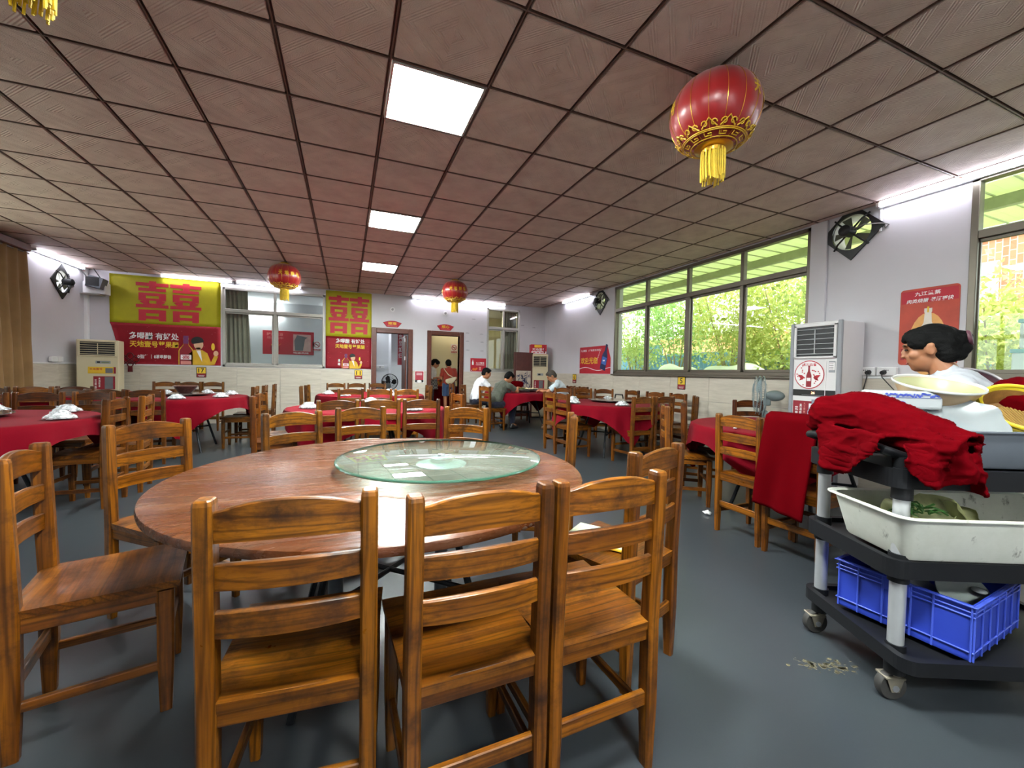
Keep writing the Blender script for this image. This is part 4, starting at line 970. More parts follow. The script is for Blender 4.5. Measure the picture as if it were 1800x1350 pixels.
s.text('欢迎光临', .05, .22, .74, .37, M_pyel, 1, .03); s.text('九江雙蒸', .05, .50, .30, .55, M_pwhite, 1); s.text('/ 广味源 好米酒', .36, .50, .82, .55, M_pwhite, 1)
wv = [(1.22 * k / 24, .1 + .035 * math.sin(k / 24 * 7.5)) for k in range(25)]
s.poly('white_wave', [[wv[k], wv[k + 1], (wv[k + 1][0], wv[k + 1][1] + .013), (wv[k][0], wv[k][1] + .013)] for k in range(24)], M_pwhite, 1)
ca, sa = math.cos(R(-16)), math.sin(R(-16))
bp = bottle_pts(0, -.25, .56, .2); s.poly('printed_bottle', [[(1.0 + a * ca - b_ * sa, .33 + a * sa + b_ * ca) for a, b_ in bp]], M_pnavy, 2)
s.poly('printed_bottle_label', [[(1.0 + a * ca - b_ * sa, .30 + a * sa + b_ * ca) for a, b_ in ((-.08, -.1), (.08, -.1), (.08, .06), (-.08, .06))]], mat('blue_label_print', '3f66b0', .5), 3); s.rect('printed_mark', .955, .27, 1.02, .30, M_pwhite, 4.2)
s.poly('splash_print', [[(.72 + .03 * k, .30 + .05 * k), (.735 + .03 * k, .30 + .05 * k), (.74 + .03 * k, .36 + .05 * k)] for k in range(5)], M_pwhite, 1)
# liquor poster behind the woman
t, s = right_sheet(2.335, 1.33, 'bottle_poster', 'orange-red bottle poster behind the woman\'s head', 'poster')
s.poly('sheet', [rbox(0, 0, .43, .74, .03)], M_porange, 0); s.poly('sunburst_print', [circ(.215, .2, .14, .3)], M_pglow, 1); s.poly('dark_top_print', [[(0.01, .6), (.42, .6), (.42, .72), (.01, .72)]], M_pred, .6)
s.poly('printed_bottle', [bottle_pts(.215, .02, .52, .15)], mat('clear_bottle_print', 'd9cfc2', .5, var=.1), 2); s.poly('printed_bottle_outline', [[(.21, .5), (.22, .5), (.222, .555), (.208, .555)]], M_pyel, 3)
s.text('九江雙蒸', .11, .665, .30, .705, M_pwhite, 2, .02); s.text('肉类烧腊 餐酒更快', .05, .60, .385, .64, M_pwhite, 2, .02, skew=.2)
for k in range(7): s.rect('skyline_print', .02 + .055 * k + (.12 if k > 2 else 0) * .3, .05, .05 + .055 * k, .16 + .03 * (k % 3), M_pdred, 1)
# posters in the rooms behind
t, s = back_sheet(-2.16, 1.58, 'room_poster', 'red poster with a grey pot seen through the interior window', 'poster', y=YR - .003)
s.rect('sheet', 0, 0, 1.28, .66, M_pred, 0); s.rect('photo_ground', .75, .1, 1.2, .58, mat('dusty_pink_print', 'c9a098', .6), 1); s.poly('printed_pot', [[(.8, .12), (1.0, .12), (1.05, .45), (1.12, .5), (.85, .56), (.78, .4)]], mat('grey_print', '6a6a6e', .6), 2)
s.text('醉美味道', .1, .52, .5, .6, mat('pink_print', 'd98a80'), 1); s.text('尽在其中', .1, .42, .5, .49, mat('pink_print', 'd98a80'), 1); s.text('地道风味', .75, .03, 1.15, .08, M_pwhite, 1); s.poly('printed_jar', [circ(.3, .18, .12, .15)], M_pdred, 1); s.poly('printed_branch', [[(.2, .25), (.22, .25), (.28, .38)], [(.3, .26), (.32, .26), (.35, .4)], [(.38, .24), (.4, .25), (.48, .33)]], M_pyel, 2)
def nosmoke(x, z, y, lab):
    t, s = back_sheet(x, z, 'no_smoking_sign', lab, 'sign', 'no-smoking signs', y=y)
    s.rect('sheet', 0, 0, .22, .30, M_pwhite, 0); ring = circ(.11, .19, .085, n=28); rin = circ(.11, .19, .067, n=28)
    s.poly('red_ring', [[ring[k], ring[(k + 1) % 28], rin[(k + 1) % 28], rin[k]] for k in range(28)] + [[(.05, .23), (.06, .245), (.17, .145), (.16, .13)]], M_pred, 1); s.rect('printed_cigarette', .06, .18, .16, .195, M_pblk, .6); s.rect('red_foot', .02, .02, .2, .07, M_pred, 1); s.text('禁止吸烟', .04, .03, .18, .06, M_pwhite, 2)
nosmoke(-.91, 1.70, YR - .003, 'no-smoking sign in the white room through the interior window'); nosmoke(3.15, 1.78, YR - .003, 'no-smoking sign in the cream room through the right doorway')
t, s = back_sheet(1.38, 1.35, 'wall_sign', 'narrow red vertical sign inside the left doorway', 'sign', y=12.297); s.rect('sheet', 0, 0, .16, 1.0, mat('dusty_red_print', 'a8323e'), 0); s.column('宾至如归', .08, .9, .18, .1, M_pwhite)

# ---------------------------------------------------------------- exhaust fans
def exhaust(label, p, nrm):
    """diamond plate with a round hole, motor and four struts; nrm points into the room"""
    t = thing('exhaust_fan', label, 'exhaust fan', p, 0 if nrm < 0 else PI, 'exhaust fans high on the walls')     # local -x faces the room
    rad, hs, n = .188, .215, 48; bm = BM(); rs = []
    def sq(a):
        c, s_ = math.cos(a), math.sin(a); k = hs / max(abs(c), abs(s_)); return k * c, k * s_
    rot = Matrix.Rotation(R(45), 3, 'X')
    O, I = [], []
    for k in range(n):
        a = 2 * PI * k / n; y, z = sq(a); O.append((y, z)); I.append((rad * math.cos(a), rad * math.sin(a)))
    prof = [(O, -.004), (O, -.02), (I, -.026), (I, -.004)]
    V = [[bm.verts.new(rot @ Vector((x, y, z))) for y, z in L] for L, x in prof]
    for i in range(4):
        for k in range(n): bm.faces.new((V[i][k], V[i][(k + 1) % n], V[(i + 1) % 4][(k + 1) % n], V[(i + 1) % 4][k]))
    ob('plate', bm, M_black, t)
    bm = BM(); cyl(bm, (-.15, 0, 0), (-.03, 0, 0), .058, n=20); cyl(bm, (-.165, 0, 0), (-.15, 0, 0), .035, .058, n=20); ob('motor', bm, M_dark, t, True)
    for k in range(4):
        a = R(45 + 90 * k); bm = BM(); tube(bm, [(-.05, .05 * math.cos(a), .05 * math.sin(a)), (-.05, .16 * math.cos(a), .16 * math.sin(a)), (-.018, .235 * math.cos(a), .235 * math.sin(a))], .0095, 6); ob('strut', bm, M_black, t, True)
    for k in range(5):
        a = 2 * PI * k / 5; bm = BM(); pts = [(.04, -.012), (.17, -.055), (.178, .03), (.04, .012)]
        prism(bm, pts, .003, Matrix.Rotation(a, 4, 'X') @ Matrix.Translation((.012, 0, 0)) @ Matrix.Rotation(R(22), 4, 'Y') @ Matrix(((0, 0, 1, 0), (1, 0, 0, 0), (0, 1, 0, 0), (0, 0, 0, 1)))); ob('blade', bm, mat('fan_blade', '6a7060', .4, .4), t)
    bm = BM(); tube(bm, [(-.1, -.05, .0), (-.11, -.16, .02), (-.05, -.25, .01), (-.02, -.30, 0), (-.01, -.33, -.02), (-.01, -.30, -.045), (-.01, -.29, -.01)], .006, 6); ob('cable', bm, mat('grey_cable', '77756f', .5), t, True)
    return t
exhaust('black diamond exhaust fan high on the near right wall', (XR, *FANS['near'][1:]), -1); exhaust('black diamond exhaust fan between the long window and the corner', (XR, *FANS['far'][1:]), -1); exhaust('black diamond exhaust fan on the left wall', (XL, *FANS['left'][1:]), 1)

# ---------------------------------------------------------------- sockets
def outlet(label, p, axis, plugs):
    t = thing('wall_socket', label, 'socket', p, 0 if axis == 'x' else R(-90), 'wall sockets')
    for k, x in enumerate((-.09, .09)):
        bm = BM(); box(bm, (x - .085, -.04, -.045), (x + .085, 0, .045), .006); o = ob('plate', bm, M_whitep, t)
        bm = BM()
        for q in (-.015, .0, .015): box(bm, (x + q - .003, -.042, .005), (x + q + .003, -.039, .018))
        ob('slot', bm, M_black, t)
    for x, dx in plugs:
        bm = BM(); cyl(bm, (x, -.035, -.01), (x, -.075, -.015), .026, .02, n=14); o = ob('plug', bm, M_black, t, True)
        bm = BM(); tube(bm, [(x, -.075, -.015), (x + .01, -.09, -.06), (x + dx * .4, -.08, -.2), (x + dx, -.04, -.6)], .005, 6); ob('cord', bm, M_black, t, True)
outlet('white double socket with two black plugs near the white air conditioner', (XR, 2.5, 1.265), 'y', [(-.06, -.06), (.07, .3)])
t = thing('wall_socket', 'white socket box on the left wall beside the curtain', 'socket', (XL + .02, 9.3, 1.27), R(90), 'wall sockets')
for x in (-.075, .075):
    bm = BM(); box(bm, (x - .07, -.05, -.045), (x + .07, 0, .045), .006); ob('plate', bm, M_whitep, t)
for x, z, lab in ((1.35, 1.28, 'white socket on the white room wall inside the left doorway'), (-1.0, 1.24, 'white socket under the red poster behind the interior window')):
    t = thing('wall_socket', lab, 'socket', (x - .3, YR, z) if x < 0 else (.95, YR, z), 0, 'wall sockets'); bm = BM(); box(bm, (-.12, -.04, -.045), (.12, 0, .045), .006); ob('plate', bm, M_whitep, t); bm = BM(); box(bm, (-.02, -.042, -.02), (.02, -.038, .02)); ob('slot', bm, M_greyp, t)
bm = BM(); box(bm, (XL + .1, YR - .02, 1.19), (1.2, YR, 1.21), .002); struct(ob('trim_4', bm, M_whitep))

# ---------------------------------------------------------------- floor-standing air conditioners
def aircon(name, label, loc, rz, w, d, h, body, grille, fr=None):
    t = thing(name, label, 'air conditioner', loc, rz)          # front faces local -y
    bm = BM(); box(bm, (-w / 2, -d / 2, .03), (w / 2, d / 2, h), .012, 2); ob('cabinet', bm, body, t)
    bm = BM(); box(bm, (-w / 2 + .01, -d / 2 + .02, 0), (w / 2 - .01, d / 2 - .01, .04)); ob('base', bm, M_dark, t)
    z0, z1 = grille
    bm = BM(); box(bm, (-w / 2 + .045, -d / 2 - .004, z0), (w / 2 - .045, -d / 2 + .003, z1)); ob('outlet_recess', bm, M_black, t)
    bf = BM()
    for a in ((-w / 2 + .025, z0 - .02, -w / 2 + .05, z1 + .02), (w / 2 - .05, z0 - .02, w / 2 - .025, z1 + .02), (-w / 2 + .025, z1, w / 2 - .025, z1 + .022), (-w / 2 + .025, z0 - .022, w / 2 - .025, z0)): box(bf, (a[0], -d / 2 - .02, a[1]), (a[2], -d / 2 + .002, a[3]), .003)
    ob('outlet_frame', bf, body, t)
    n = 6
    for k in range(n):
        z = z0 + (z1 - z0) * (k + .5) / n; bm = BM(); box(bm, (-w / 2 + .048, -.010, -.003), (w / 2 - .048, .006, .003), .001, 1, Matrix.Translation((0, -d / 2 - .010, z)) @ Matrix.Rotation(R(14), 4, 'X')); ob('louver', bm, fr or body, t)
    for k in range(5):
        bm = BM(); z = z0 + (z1 - z0) * (k + 1) / n; box(bm, (-.004, -d / 2 - .014, z - .03), (.004, -d / 2 - .002, z + .022), 0, 1, Matrix.Translation((0, 0, 0))); ob('fin', bm, fr or body, t)
    return t, Sheet((0, -d / 2 - .001, 0), (1, 0, 0), (0, 0, 1), t)
Sheet.STEP = .0015
t, s = aircon('floor_air_conditioner', 'white floor-standing air conditioner with a round red bottle sticker', (4.915, 2.86, 0), R(-90), .48, .42, 1.79, mat('white_enamel', 'd6d4d4', .35, var=.02), (1.42, 1.74), mat('pale_grey_louver', 'b9babd', .4, var=.03))
for sx in (-1, 1):
    bm = BM(); box(bm, (sx * .24 - .022, -.222, .03), (sx * .24 + .022, -.19, 1.792), .008); ob('edge_strip', bm, M_greyp, t)
s.rect('seam', -.21, 1.385, .21, 1.388, M_greyp, 0); s.rect('control_band', -.215, .985, .215, 1.055, M_pblk, 1); s.text('26', -.02, 1.01, .015, 1.035, emit('led_digits', (1, .25, .05, 1), 2.5), 2, .02); s.rect('key_dots', -.12, .995, .12, .998, M_greyp, 2)
s.poly('round_sticker', [circ(-.05, 1.22, .155, n=40)], M_pred, 1); s.poly('sticker_ground', [circ(-.05, 1.22, .146, n=40)], M_pwhite, 1.7)
s.poly('sticker_bottle', [bottle_pts(-.05, 1.085, .235, .055)], M_pdred, 2.4); s.rect('bottle_label', -.07, 1.15, -.03, 1.185, M_pwhite, 3.2); s.text('福五临喜', -.125, 1.315, .025, 1.345, M_pred, 2.4)
fl = []
for k in range(34):
    a = k * 2.4; q = .05 + .085 * ((k * 7) % 10) / 10; x, y = -.05 + q * math.cos(a), 1.22 + q * math.sin(a) * 1.0
    if abs(x + .05) > .035: fl.append([(x + .011 * math.cos(b_) * (1 if j % 2 else .45), y + .011 * math.sin(b_) * (1 if j % 2 else .45)) for j, b_ in enumerate([2 * PI * j / 10 for j in range(10)])])
for sg in (-1, 1): fl.append([(-.05 + sg * .045, 1.19), (-.05 + sg * .075, 1.215), (-.05 + sg * .12, 1.22), (-.05 + sg * .09, 1.18), (-.05 + sg * .1, 1.155), (-.05 + sg * .065, 1.165)][::sg])
s.poly('papercut_pattern', fl, M_pred, 2.4)
s.rect('energy_label', .145, 1.245, .205, 1.365, M_greyp, .8); s.rect('energy_label', .148, 1.27, .202, 1.35, M_pwhite, 1.6); 
for k in range(4): s.rect('label_line', .15, 1.28 + .018 * k, .19, 1.284 + .018 * k, M_pblk, 2.4)
s.rect('poster_red', -.21, .68, .155, .93, M_pdred, 1); s.rect('poster_white', -.04, .695, .14, .905, M_pwhite, 1.7); s.poly('poster_bottle', [bottle_pts(.01, .69, .26, .12)], mat('grey_bottle_print', '8d99a8', .4, var=.2), 2.4); s.rect('poster_tag', .05, .78, .13, .86, M_pdred, 3.2); s.text('九江', .06, .79, .12, .85, M_pwhite, 4)
s.column('花果香', -.17, .87, .055, .035, M_pwhite, 2); s.column('美酒飘香', -.125, .9, .042, .025, M_pwhite, 2); s.column('九江精酿', -.085, .915, .03, .018, mat('pink_print', 'd98a80'), 2)
s.rect('tape', .115, .96, .12, 1.385, M_pwhite, 3)
t, s = aircon('floor_air_conditioner', 'beige floor-standing air conditioner at the left, stickers on its front', (-4.2, 9.83, 0), R(9), .56, .34, 1.64, M_beige, (1.36, 1.60), M_beige)
s.rect('control_window', -.03, 1.21, .17, 1.26, M_greyp, 1); s.rect('display', -.01, 1.22, .03, 1.25, M_pblk, 2); s.rect('key_row', .05, 1.225, .15, 1.245, mat('green_key', '6f7d5a', .5), 2)
s.rect('yellow_sticker', -.13, 1.03, .24, 1.15, M_pyel, 1); s.text('天地壹号', -.11, 1.09, .06, 1.13, M_pred, 2); s.rect('sticker_photo', .1, 1.04, .2, 1.13, mat('grey_print', '6a6a6e'), 2); s.rect('sticker_edge', .21, 1.03, .24, 1.15, M_pdred, 2)
s.rect('poster_red', -.06, .74, .23, .98, M_pdred, 1); s.rect('poster_photo', .09, .75, .2, .97, mat('grey_print', '6a6a6e'), 2); s.column('花果香', -.03, .93, .06, .03, M_pwhite, 2); s.column('美酒飘香', .02, .96, .045, .025, M_pwhite, 2)
t, s = aircon('floor_air_conditioner', 'beige floor-standing air conditioner in the far right corner under a red carton', (4.76, 9.88, 0), R(-8), .46, .36, 1.69, M_beige, (1.36, 1.63), M_beige)
s.rect('control_window', -.07, 1.12, .1, 1.18, M_greyp, 1); s.rect('display', -.04, 1.13, .02, 1.17, M_pblk, 2); s.rect('poster_red', -.16, .78, .13, 1.0, M_pdred, 1); s.rect('poster_photo', -.02, .79, .09, .99, mat('grey_print', '6a6a6e'), 2); s.column('花果香', -.12, .97, .055, .03, M_pwhite, 2)
bx = thing('drink_carton', 'red and white drink carton atop the far corner air conditioner', 'carton', (4.74, 9.85, 1.69), R(-14))
bm = BM(); box(bm, (-.21, -.13, 0), (.21, .13, .25), .004); ob('carton_body', bm, M_pred, bx); s = Sheet((0, -.131, 0), (1, 0, 0), (0, 0, 1), bx)
s.rect('white_band', -.2, .01, .2, .07, M_pwhite, 0); s.rect('yellow_patch', -.12, .17, .08, .24, M_pyel, 0); s.text('天地壹号', -.18, .085, .18, .155, M_pwhite, 0); s.poly('printed_bottle', [bottle_pts(.15, .02, .2, .05)], M_pdred, 1)
for k in range(3): s.rect('red_line', -.16 + .1 * k, .03, -.09 + .1 * k, .05, M_pred, 1)
# bamboo screen
sc = thing('painted_screen', 'dark-framed standing screen painted with bamboo in the far corner', 'screen', (4.28, 9.75, 0), R(0))
bm = BM()
for a in ((-.27, 0, -.21, 1.72), (.21, 0, .27, 1.72), (-.21, 1.24, .21, 1.72), (-.21, .05, .21, .2)): box(bm, (a[0], -.02, a[1]), (a[2], .02, a[3]), .004)
ob('frame', bm, mat('screen_frame', '4f2620', .45, var=.2), sc); s = Sheet((0, -.012, 0), (1, 0, 0), (0, 0, 1), sc)
s.rect('painting', -.21, .2, .21, 1.24, mat('silk_ground', 'b7a99a', .6, var=.1), 0, .004); rg = random.Random(5); pl = []
for k in range(60):
    x, y, a, L = rg.uniform(-.15, .19), rg.uniform(.35, 1.2), rg.uniform(-2.8, -.3), rg.uniform(.08, .16)
    pl.append([(x, y), (x + L * .5 * math.cos(a) - .012 * math.sin(a), y + L * .5 * math.sin(a) + .012 * math.cos(a)), (x + L * math.cos(a), y + L * math.sin(a)), (x + L * .5 * math.cos(a) + .012 * math.sin(a), y + L * .5 * math.sin(a) - .012 * math.cos(a))])
pl = [[(max(-.2, min(.2, x)), max(.21, min(1.23, y))) for x, y in p] for p in pl]
s.poly('bamboo_print', pl + [[(.05, .2), (.065, .2), (.11, 1.23), (.1, 1.23)]], M_pnavy, 4)

# ---------------------------------------------------------------- lanterns
def lantern(label, x, y, zc, r_, hh, rz=0):
    t = thing('red_lantern', label, 'lantern', (x, y, zc), rz, 'red silk lanterns hung from the ceiling'); n = 16
    bm = BM(); rs = []; m_ = n * 4
    for j in range(15):
        a = -PI / 2 * .80 + PI * .80 * j / 14; ring = []
        for k in range(m_):
            ph = 2 * PI * k / m_; sc_ = 1 - .018 * (0.5 + .5 * math.cos(ph * n)); q = r_ * math.cos(a) ** .75 * sc_; ring.append((q * math.cos(ph), q * math.sin(ph), hh / 2 * math.sin(a) / math.sin(PI / 2 * .8)))
        rs.append(ring)
    rings(bm, rs, cap=False); ob('silk_body', bm, M_silk, t, 'all')
    for k in range(n):
        ph = 2 * PI * k / n; bm = BM(); tube(bm, [((r_ * math.cos(a) ** .75 * 0.985 + .001) * math.cos(ph), (r_ * math.cos(a) ** .75 * .985 + .001) * math.sin(ph), hh / 2 * math.sin(a) / math.sin(PI / 2 * .8)) for a in [-PI / 2 * .8 + PI * .8 * j / 12 for j in range(13)]], .0016, 5); ob('rib', bm, M_goldm, t, True)
    rb = r_ * math.cos(PI / 2 * .8) ** .75
    for sg, nm in ((1, 'top_ring'), (-1, 'bottom_ring')):
        bm = BM(); z = sg * hh / 2; lathe(bm, [(rb * 1.0, z - sg * .004), (rb * 1.02, z + sg * .004), (rb * .9, z + sg * .010), (rb * .62, z + sg * .012), (rb * .60, z + sg * .034), (rb * .55, z + sg * .036), (rb * .52, z + sg * .02), (0, z + sg * .018)], 32); ob(nm, bm, M_goldm, t, True)
    # gold scrollwork round the bottom
    bm = BM()
    def pt(ph, a, e=.004):
        q = r_ * math.cos(a) ** .75 + e; return (q * math.cos(ph), q * math.sin(ph), hh / 2 * math.sin(a) / math.sin(PI / 2 * .8) - e)
    for k in range(12):
        p0 = 2 * PI * k / 12
        for sg in (-1, 1):
            tube(bm, [pt(p0 + sg * (.12 + .09 * math.cos(b_) * (1 - b_ / 9)), -.80 + .10 * math.sin(b_) * (1 - b_ / 9)) for b_ in [.6 * q for q in range(11)]], .0035, 5)
        tube(bm, [pt(p0 - .22, -.90), pt(p0, -.66), pt(p0 + .22, -.90)], .0045, 5)
        tube(bm, [pt(p0 - .2, -1.02), pt(p0 - .2, -1.12), pt(p0 + .05, -1.12), pt(p0 + .05, -1.06), pt(p0 - .08, -1.06)], .0035, 5)
    for a in (-.94, -.98, -1.19): tube(bm, [pt(2 * PI * k / 48, a) for k in range(48)], .0035, 5, True)
    ob('gold_scrollwork', bm, M_gold, t, True)
    for k, ch in enumerate('天地壹号' * 2):
        v, f = text_geo(ch, .03); mx = v.max(0); p0 = R(-117) + (k % 4) * .36 + (k // 4) * PI; bm = BM(); vv = []
        for a, b_ in v:
            X, Yv = (a / mx[0] - .5) * .24, (b_ / mx[1] - .5) * .30; vv.append(bm.verts.new(pt(p0 + X, .12 + Yv * 1.3, .0035)))
        for q in f:
            try: bm.faces.new([vv[i] for i in q])
            except ValueError: pass
        o = link('lettering', mesh_of('lettering', bm, M_gold), t)
    bm = BM(); tube(bm, [(0, 0, hh / 2), (0, 0, ZC - .005 - zc)], .003, 6); tube(bm, [(.02 * math.cos(a), 0, hh / 2 + .03 + .02 * math.sin(a)) for a in [PI * k / 8 for k in range(9)]], .003, 5); ob('hanging_wire', bm, M_goldm, t, True)
    bm = BM(); rg = random.Random(3)
    for k in range(54):
        a = 2 * PI * k / 54; q = rb * (.5 + .06 * (k % 3)); L = rg.uniform(.17, .215); tube(bm, [(q * math.cos(a), q * math.sin(a), -hh / 2 - .02), (q * 1.02 * math.cos(a), q * 1.02 * math.sin(a), -hh / 2 - L * .6), (q * math.cos(a + .1), q * math.sin(a + .1), -hh / 2 - L)], .0042, 5)
    ob('tassel', bm, M_tassel, t, True, kind='stuff'); return t
L0 = lantern('big red silk lantern hanging nearest, gold scrollwork below', 2.05, 1.87, 2.765, .255, .40, R(35))
KL = lambda lab, x, y, k: copy_thing(L0, lab, (x, y, 2.765), k)
KL('red lantern hanging before the interior window', -1.0, 8.03, R(20)); KL('red lantern hanging before the second doorway', 1.98, 7.95, R(-5)); KL('red lantern at the upper left corner, only its tassel in view', -.985, 1.88, R(70))

# ---------------------------------------------------------------- curtains
def curtain(label, p, d, w, z0, z1, m, amp=.035, folds=8, gather=0):
    d = Vector(d).normalized(); nrm = Vector((-d.y, d.x, 0)); bm = BM(); nx, nz = folds * 10, 14; t = thing('curtain', label, 'curtain', (p[0], p[1], z0)); V = []
    for j in range(nz + 1):
        for i in range(nx + 1):
            u, z = i / nx, j / nz; ww = w * (1 + gather * (1 - z)); a = amp * (.55 + .6 * (1 - z)) * math.sin(2 * PI * folds * u + .5 * math.sin(3 * z + u * 9)) + .012 * mnoise.noise((u * 9, z * 4, 2))
            V.append(bm.verts.new(d * (ww * u) + nrm * a + Vector((0, 0, (z1 - z0) * z))))
    for j in range(nz):
        for i in range(nx): bm.faces.new((V[j * (nx + 1) + i], V[j * (nx + 1) + i + 1], V[(j + 1) * (nx + 1) + i + 1], V[(j + 1) * (nx + 1) + i]))
    ob('fabric', bm, m, t, 'all')
    bm = BM(); cyl(bm, d * -.05 + Vector((0, 0, z1 - z0 - .01)), d * (w + .05) + Vector((0, 0, z1 - z0 - .01)), .012, n=10); ob('rod', bm, M_alu, t, True)
    return t
curtain('tan brocade curtain at the left picture edge', (XL + .13, 7.35, 0), (0, 1, 0), 1.12, .80, 2.86, M_curt, .045, 6, .08)
curtain('grey-brown curtain inside the interior window', (-2.5, YB + .28, 0), (1, 0, 0), .48, 1.05, 2.87, M_curtg, .03, 6, .15)
curtain('grey curtain at the right of the narrow interior window', (3.95, YB + .28, 0), (1, 0, 0), .42, 1.05, 2.85, M_curtg, .03, 5, .1)
bm = BM(); box(bm, (XL, 7.2, 2.86), (XL + .2, 8.45, 2.97), .01); tag(ob('curtain_pelmet', bm, M_casing), 'reddish wooden pelmet above the tan curtain', 'pelmet')
# speaker and shelf box in the upper left corner
sp = thing('wall_speaker', 'dark grey speaker hung on wires in the upper left corner', 'speaker', (-4.36, YB - .26, 2.62), R(12))
bm = BM(); prism(bm, [(-.14, .07), (-.1, -.11), (.1, -.11), (.14, .07), (.08, .11), (-.08, .11)], .2, Matrix.Translation((0, 0, 0)) @ Matrix.Rotation(R(14), 4, 'Y')); ob('cabinet', bm, M_gun, sp)
bm = BM(); box(bm, (-.09, -.116, .02), (.09, -.108, .18), .003); ob('grille', bm, M_dark, sp)
for q in ((-.1, .05), (.08, .1)):
    bm = BM(); tube(bm, [(q[0], q[1], .18), (q[0] - .12, q[1] + .08, ZC - 2.62)], .008, 6); ob('hanger', bm, M_dark, sp, True)
sb = thing('wall_box', 'white shelf box on a bracket below the corner speaker', 'box', (-4.42, YB, 2.5))
bm = BM(); box(bm, (-.12, -.22, .02), (.2, -.012, .24), .008); ob('body', bm, M_whitep, sb); bm = BM(); box(bm, (-.17, -.2, 0), (.12, -.01, .02), .004); tube(bm, [(-.16, -.1, 0), (-.1, -.02, .12)], .008, 6); ob('bracket', bm, M_alu2, sb)
# standing fans
def stand_fan(label, loc, rz, hz, m_, col, size=.21):
    t = thing('standing_fan', label, 'fan', loc, rz)
    bm = BM(); lathe(bm, [(0, 0), (.19, 0), (.19, .02), (.05, .05), (0, .05)], 28); ob('base', bm, m_, t, True)
    bm = BM(); cyl(bm, (0, 0, .04), (0, 0, hz), .016, n=12); ob('pole', bm, M_steel if col else m_, t, True)
    bm = BM(); ball(bm, (0, .10, hz + .06), (.065, .105, .065), 16, 10); box(bm, (-.03, -.02, hz - .06), (.03, .06, hz + .03), .01); ob('motor', bm, m_, t, True)
    bm = BM()
    for q, y in ((size, -.02), (size, -.06), (size * .97, -.10), (size * .5, -.125), (size * .35, .0)): tube(bm, [(q * math.cos(2 * PI * k / 36), y, hz + .06 + q * math.sin(2 * PI * k / 36)) for k in range(36)], .004 if q < size else .006, 5, True)
    for k in range(48):
        a = 2 * PI * k / 48; c_, s_ = math.cos(a), math.sin(a); tube(bm, [(.05 * c_, -.13, hz + .06 + .05 * s_), (size * .6 * c_, -.125, hz + .06 + size * .6 * s_), (size * c_, -.06, hz + .06 + size * s_), (size * .6 * c_, .01, hz + .06 + size * .6 * s_)], .0016, 4)
    ob('guard', bm, m_, t, True)
    for k in range(3):
        bm = BM(); a = 2 * PI * k / 3; pts = [(.03, -.03)] + [(.03 + (size - .05) * q / 6, .06 * math.sin(PI * q / 6) + .02) for q in range(1, 6)] + [(size - .03, -.03), (size * .6, -.07)]
        prism(bm, pts, .003, Matrix.Translation((0, -.06, hz + .06)) @ Matrix.Rotation(a, 4, 'Y') @ Matrix.Rotation(R(90), 4, 'X') @ Matrix.Rotation(R(18), 4, 'X')); ob('blade', bm, m_ if not col else mat('fan_blade_grey', '8fa0a6', .3), t)
    bm = BM(); box(bm, (-.035, -.03, hz - .22), (.035, .03, hz - .12), .01); ob('control_box', bm, m_, t); return t
stand_fan('grey-green standing fan turned sideways beside the white air conditioner', (4.72, 3.42, 0), R(222), .90, mat('grey_green_plastic', '7d8a8c', .4), True, .235)
stand_fan('black standing fan inside the left doorway', (1.05, 11.2, 0), R(12), .82, M_black, False, .21)
# cream room table and things, black table
bt = thing('black_table', 'low black round table inside the left doorway', 'table', (.62, 11.6, 0))
bm = BM(); lathe(bm, [(0, .70), (.5, .70), (.5, .73), (0, .73)], 40); ob('table_top', bm, M_black, bt, True)
for k in range(4):
    bm = BM(); a = PI / 4 + PI / 2 * k; cyl(bm, (.35 * math.cos(a), .35 * math.sin(a), 0), (.3 * math.cos(a), .3 * math.sin(a), .70), .014, n=8); ob('leg', bm, M_black, bt, True)
ct = thing('serving_table', 'table under a dark red cloth between the two standing women', 'table', (2.55, 11.75, 0))
bm = BM(); box(bm, (-.45, -.3, .72), (.45, .3, .75), .005); ob('table_top', bm, M_twood, ct)
bm = BM(); box(bm, (-.46, -.31, .12), (.46, .31, .757), .012); ob('red_skirt', bm, M_red2, ct)
bg_ = thing('orange_bag', 'bright orange shopping bag on the table between the women', 'bag', (2.43, 11.6, .758))
bm = BM(); box(bm, (-.12, -.06, 0), (.12, .06, .2), .02, 2); ob('body', bm, mat('orange_bag_fabric', 'e2551c', .6), bg_); s = Sheet((0, -.061, 0), (1, 0, 0), (0, 0, 1), bg_); s.text('福', -.05, .05, .05, .15, M_pyel, 0)
bm = BM(); tube(bm, [(-.05, 0, .19), (-.04, 0, .26), (.04, 0, .26), (.05, 0, .19)], .006, 6); ob('handle', bm, mat('orange_bag_fabric', 'e2551c'), bg_, True)
# red cloth over the chair by the screen, black bag by the wall
bm = BM(); ball(bm, (0, 0, .0), (.2, .05, .05), 16, 10); ball(bm, (.05, -.02, -.05), (.15, .04, .09), 14, 8); ball(bm, (-.1, .02, -.02), (.12, .05, .07), 12, 8)
o = blob('folded_cloth', bm, .014, M_red2); o.location = (3.95, 9.41, .935); tag(o, 'red cloth lying over the chair rail before the bamboo screen', 'cloth')
bg_ = thing('black_bag', 'black shoulder bag on the chair seat against the right wall', 'bag', (4.6, 6.12, .459), R(90))
bm = BM(); box(bm, (-.17, -.09, 0), (.17, .09, .26), .04, 3); ob('body', bm, M_black, bg_); bm = BM(); tube(bm, [(-.14, 0, .22), (-.1, 0, .36), (.1, 0, .36), (.14, 0, .22)], .012, 8); ob('strap', bm, M_black, bg_, True); bm = BM(); box(bm, (-.14, -.094, .12), (.14, -.088, .14), .002); ob('zip', bm, M_greyp, bg_)
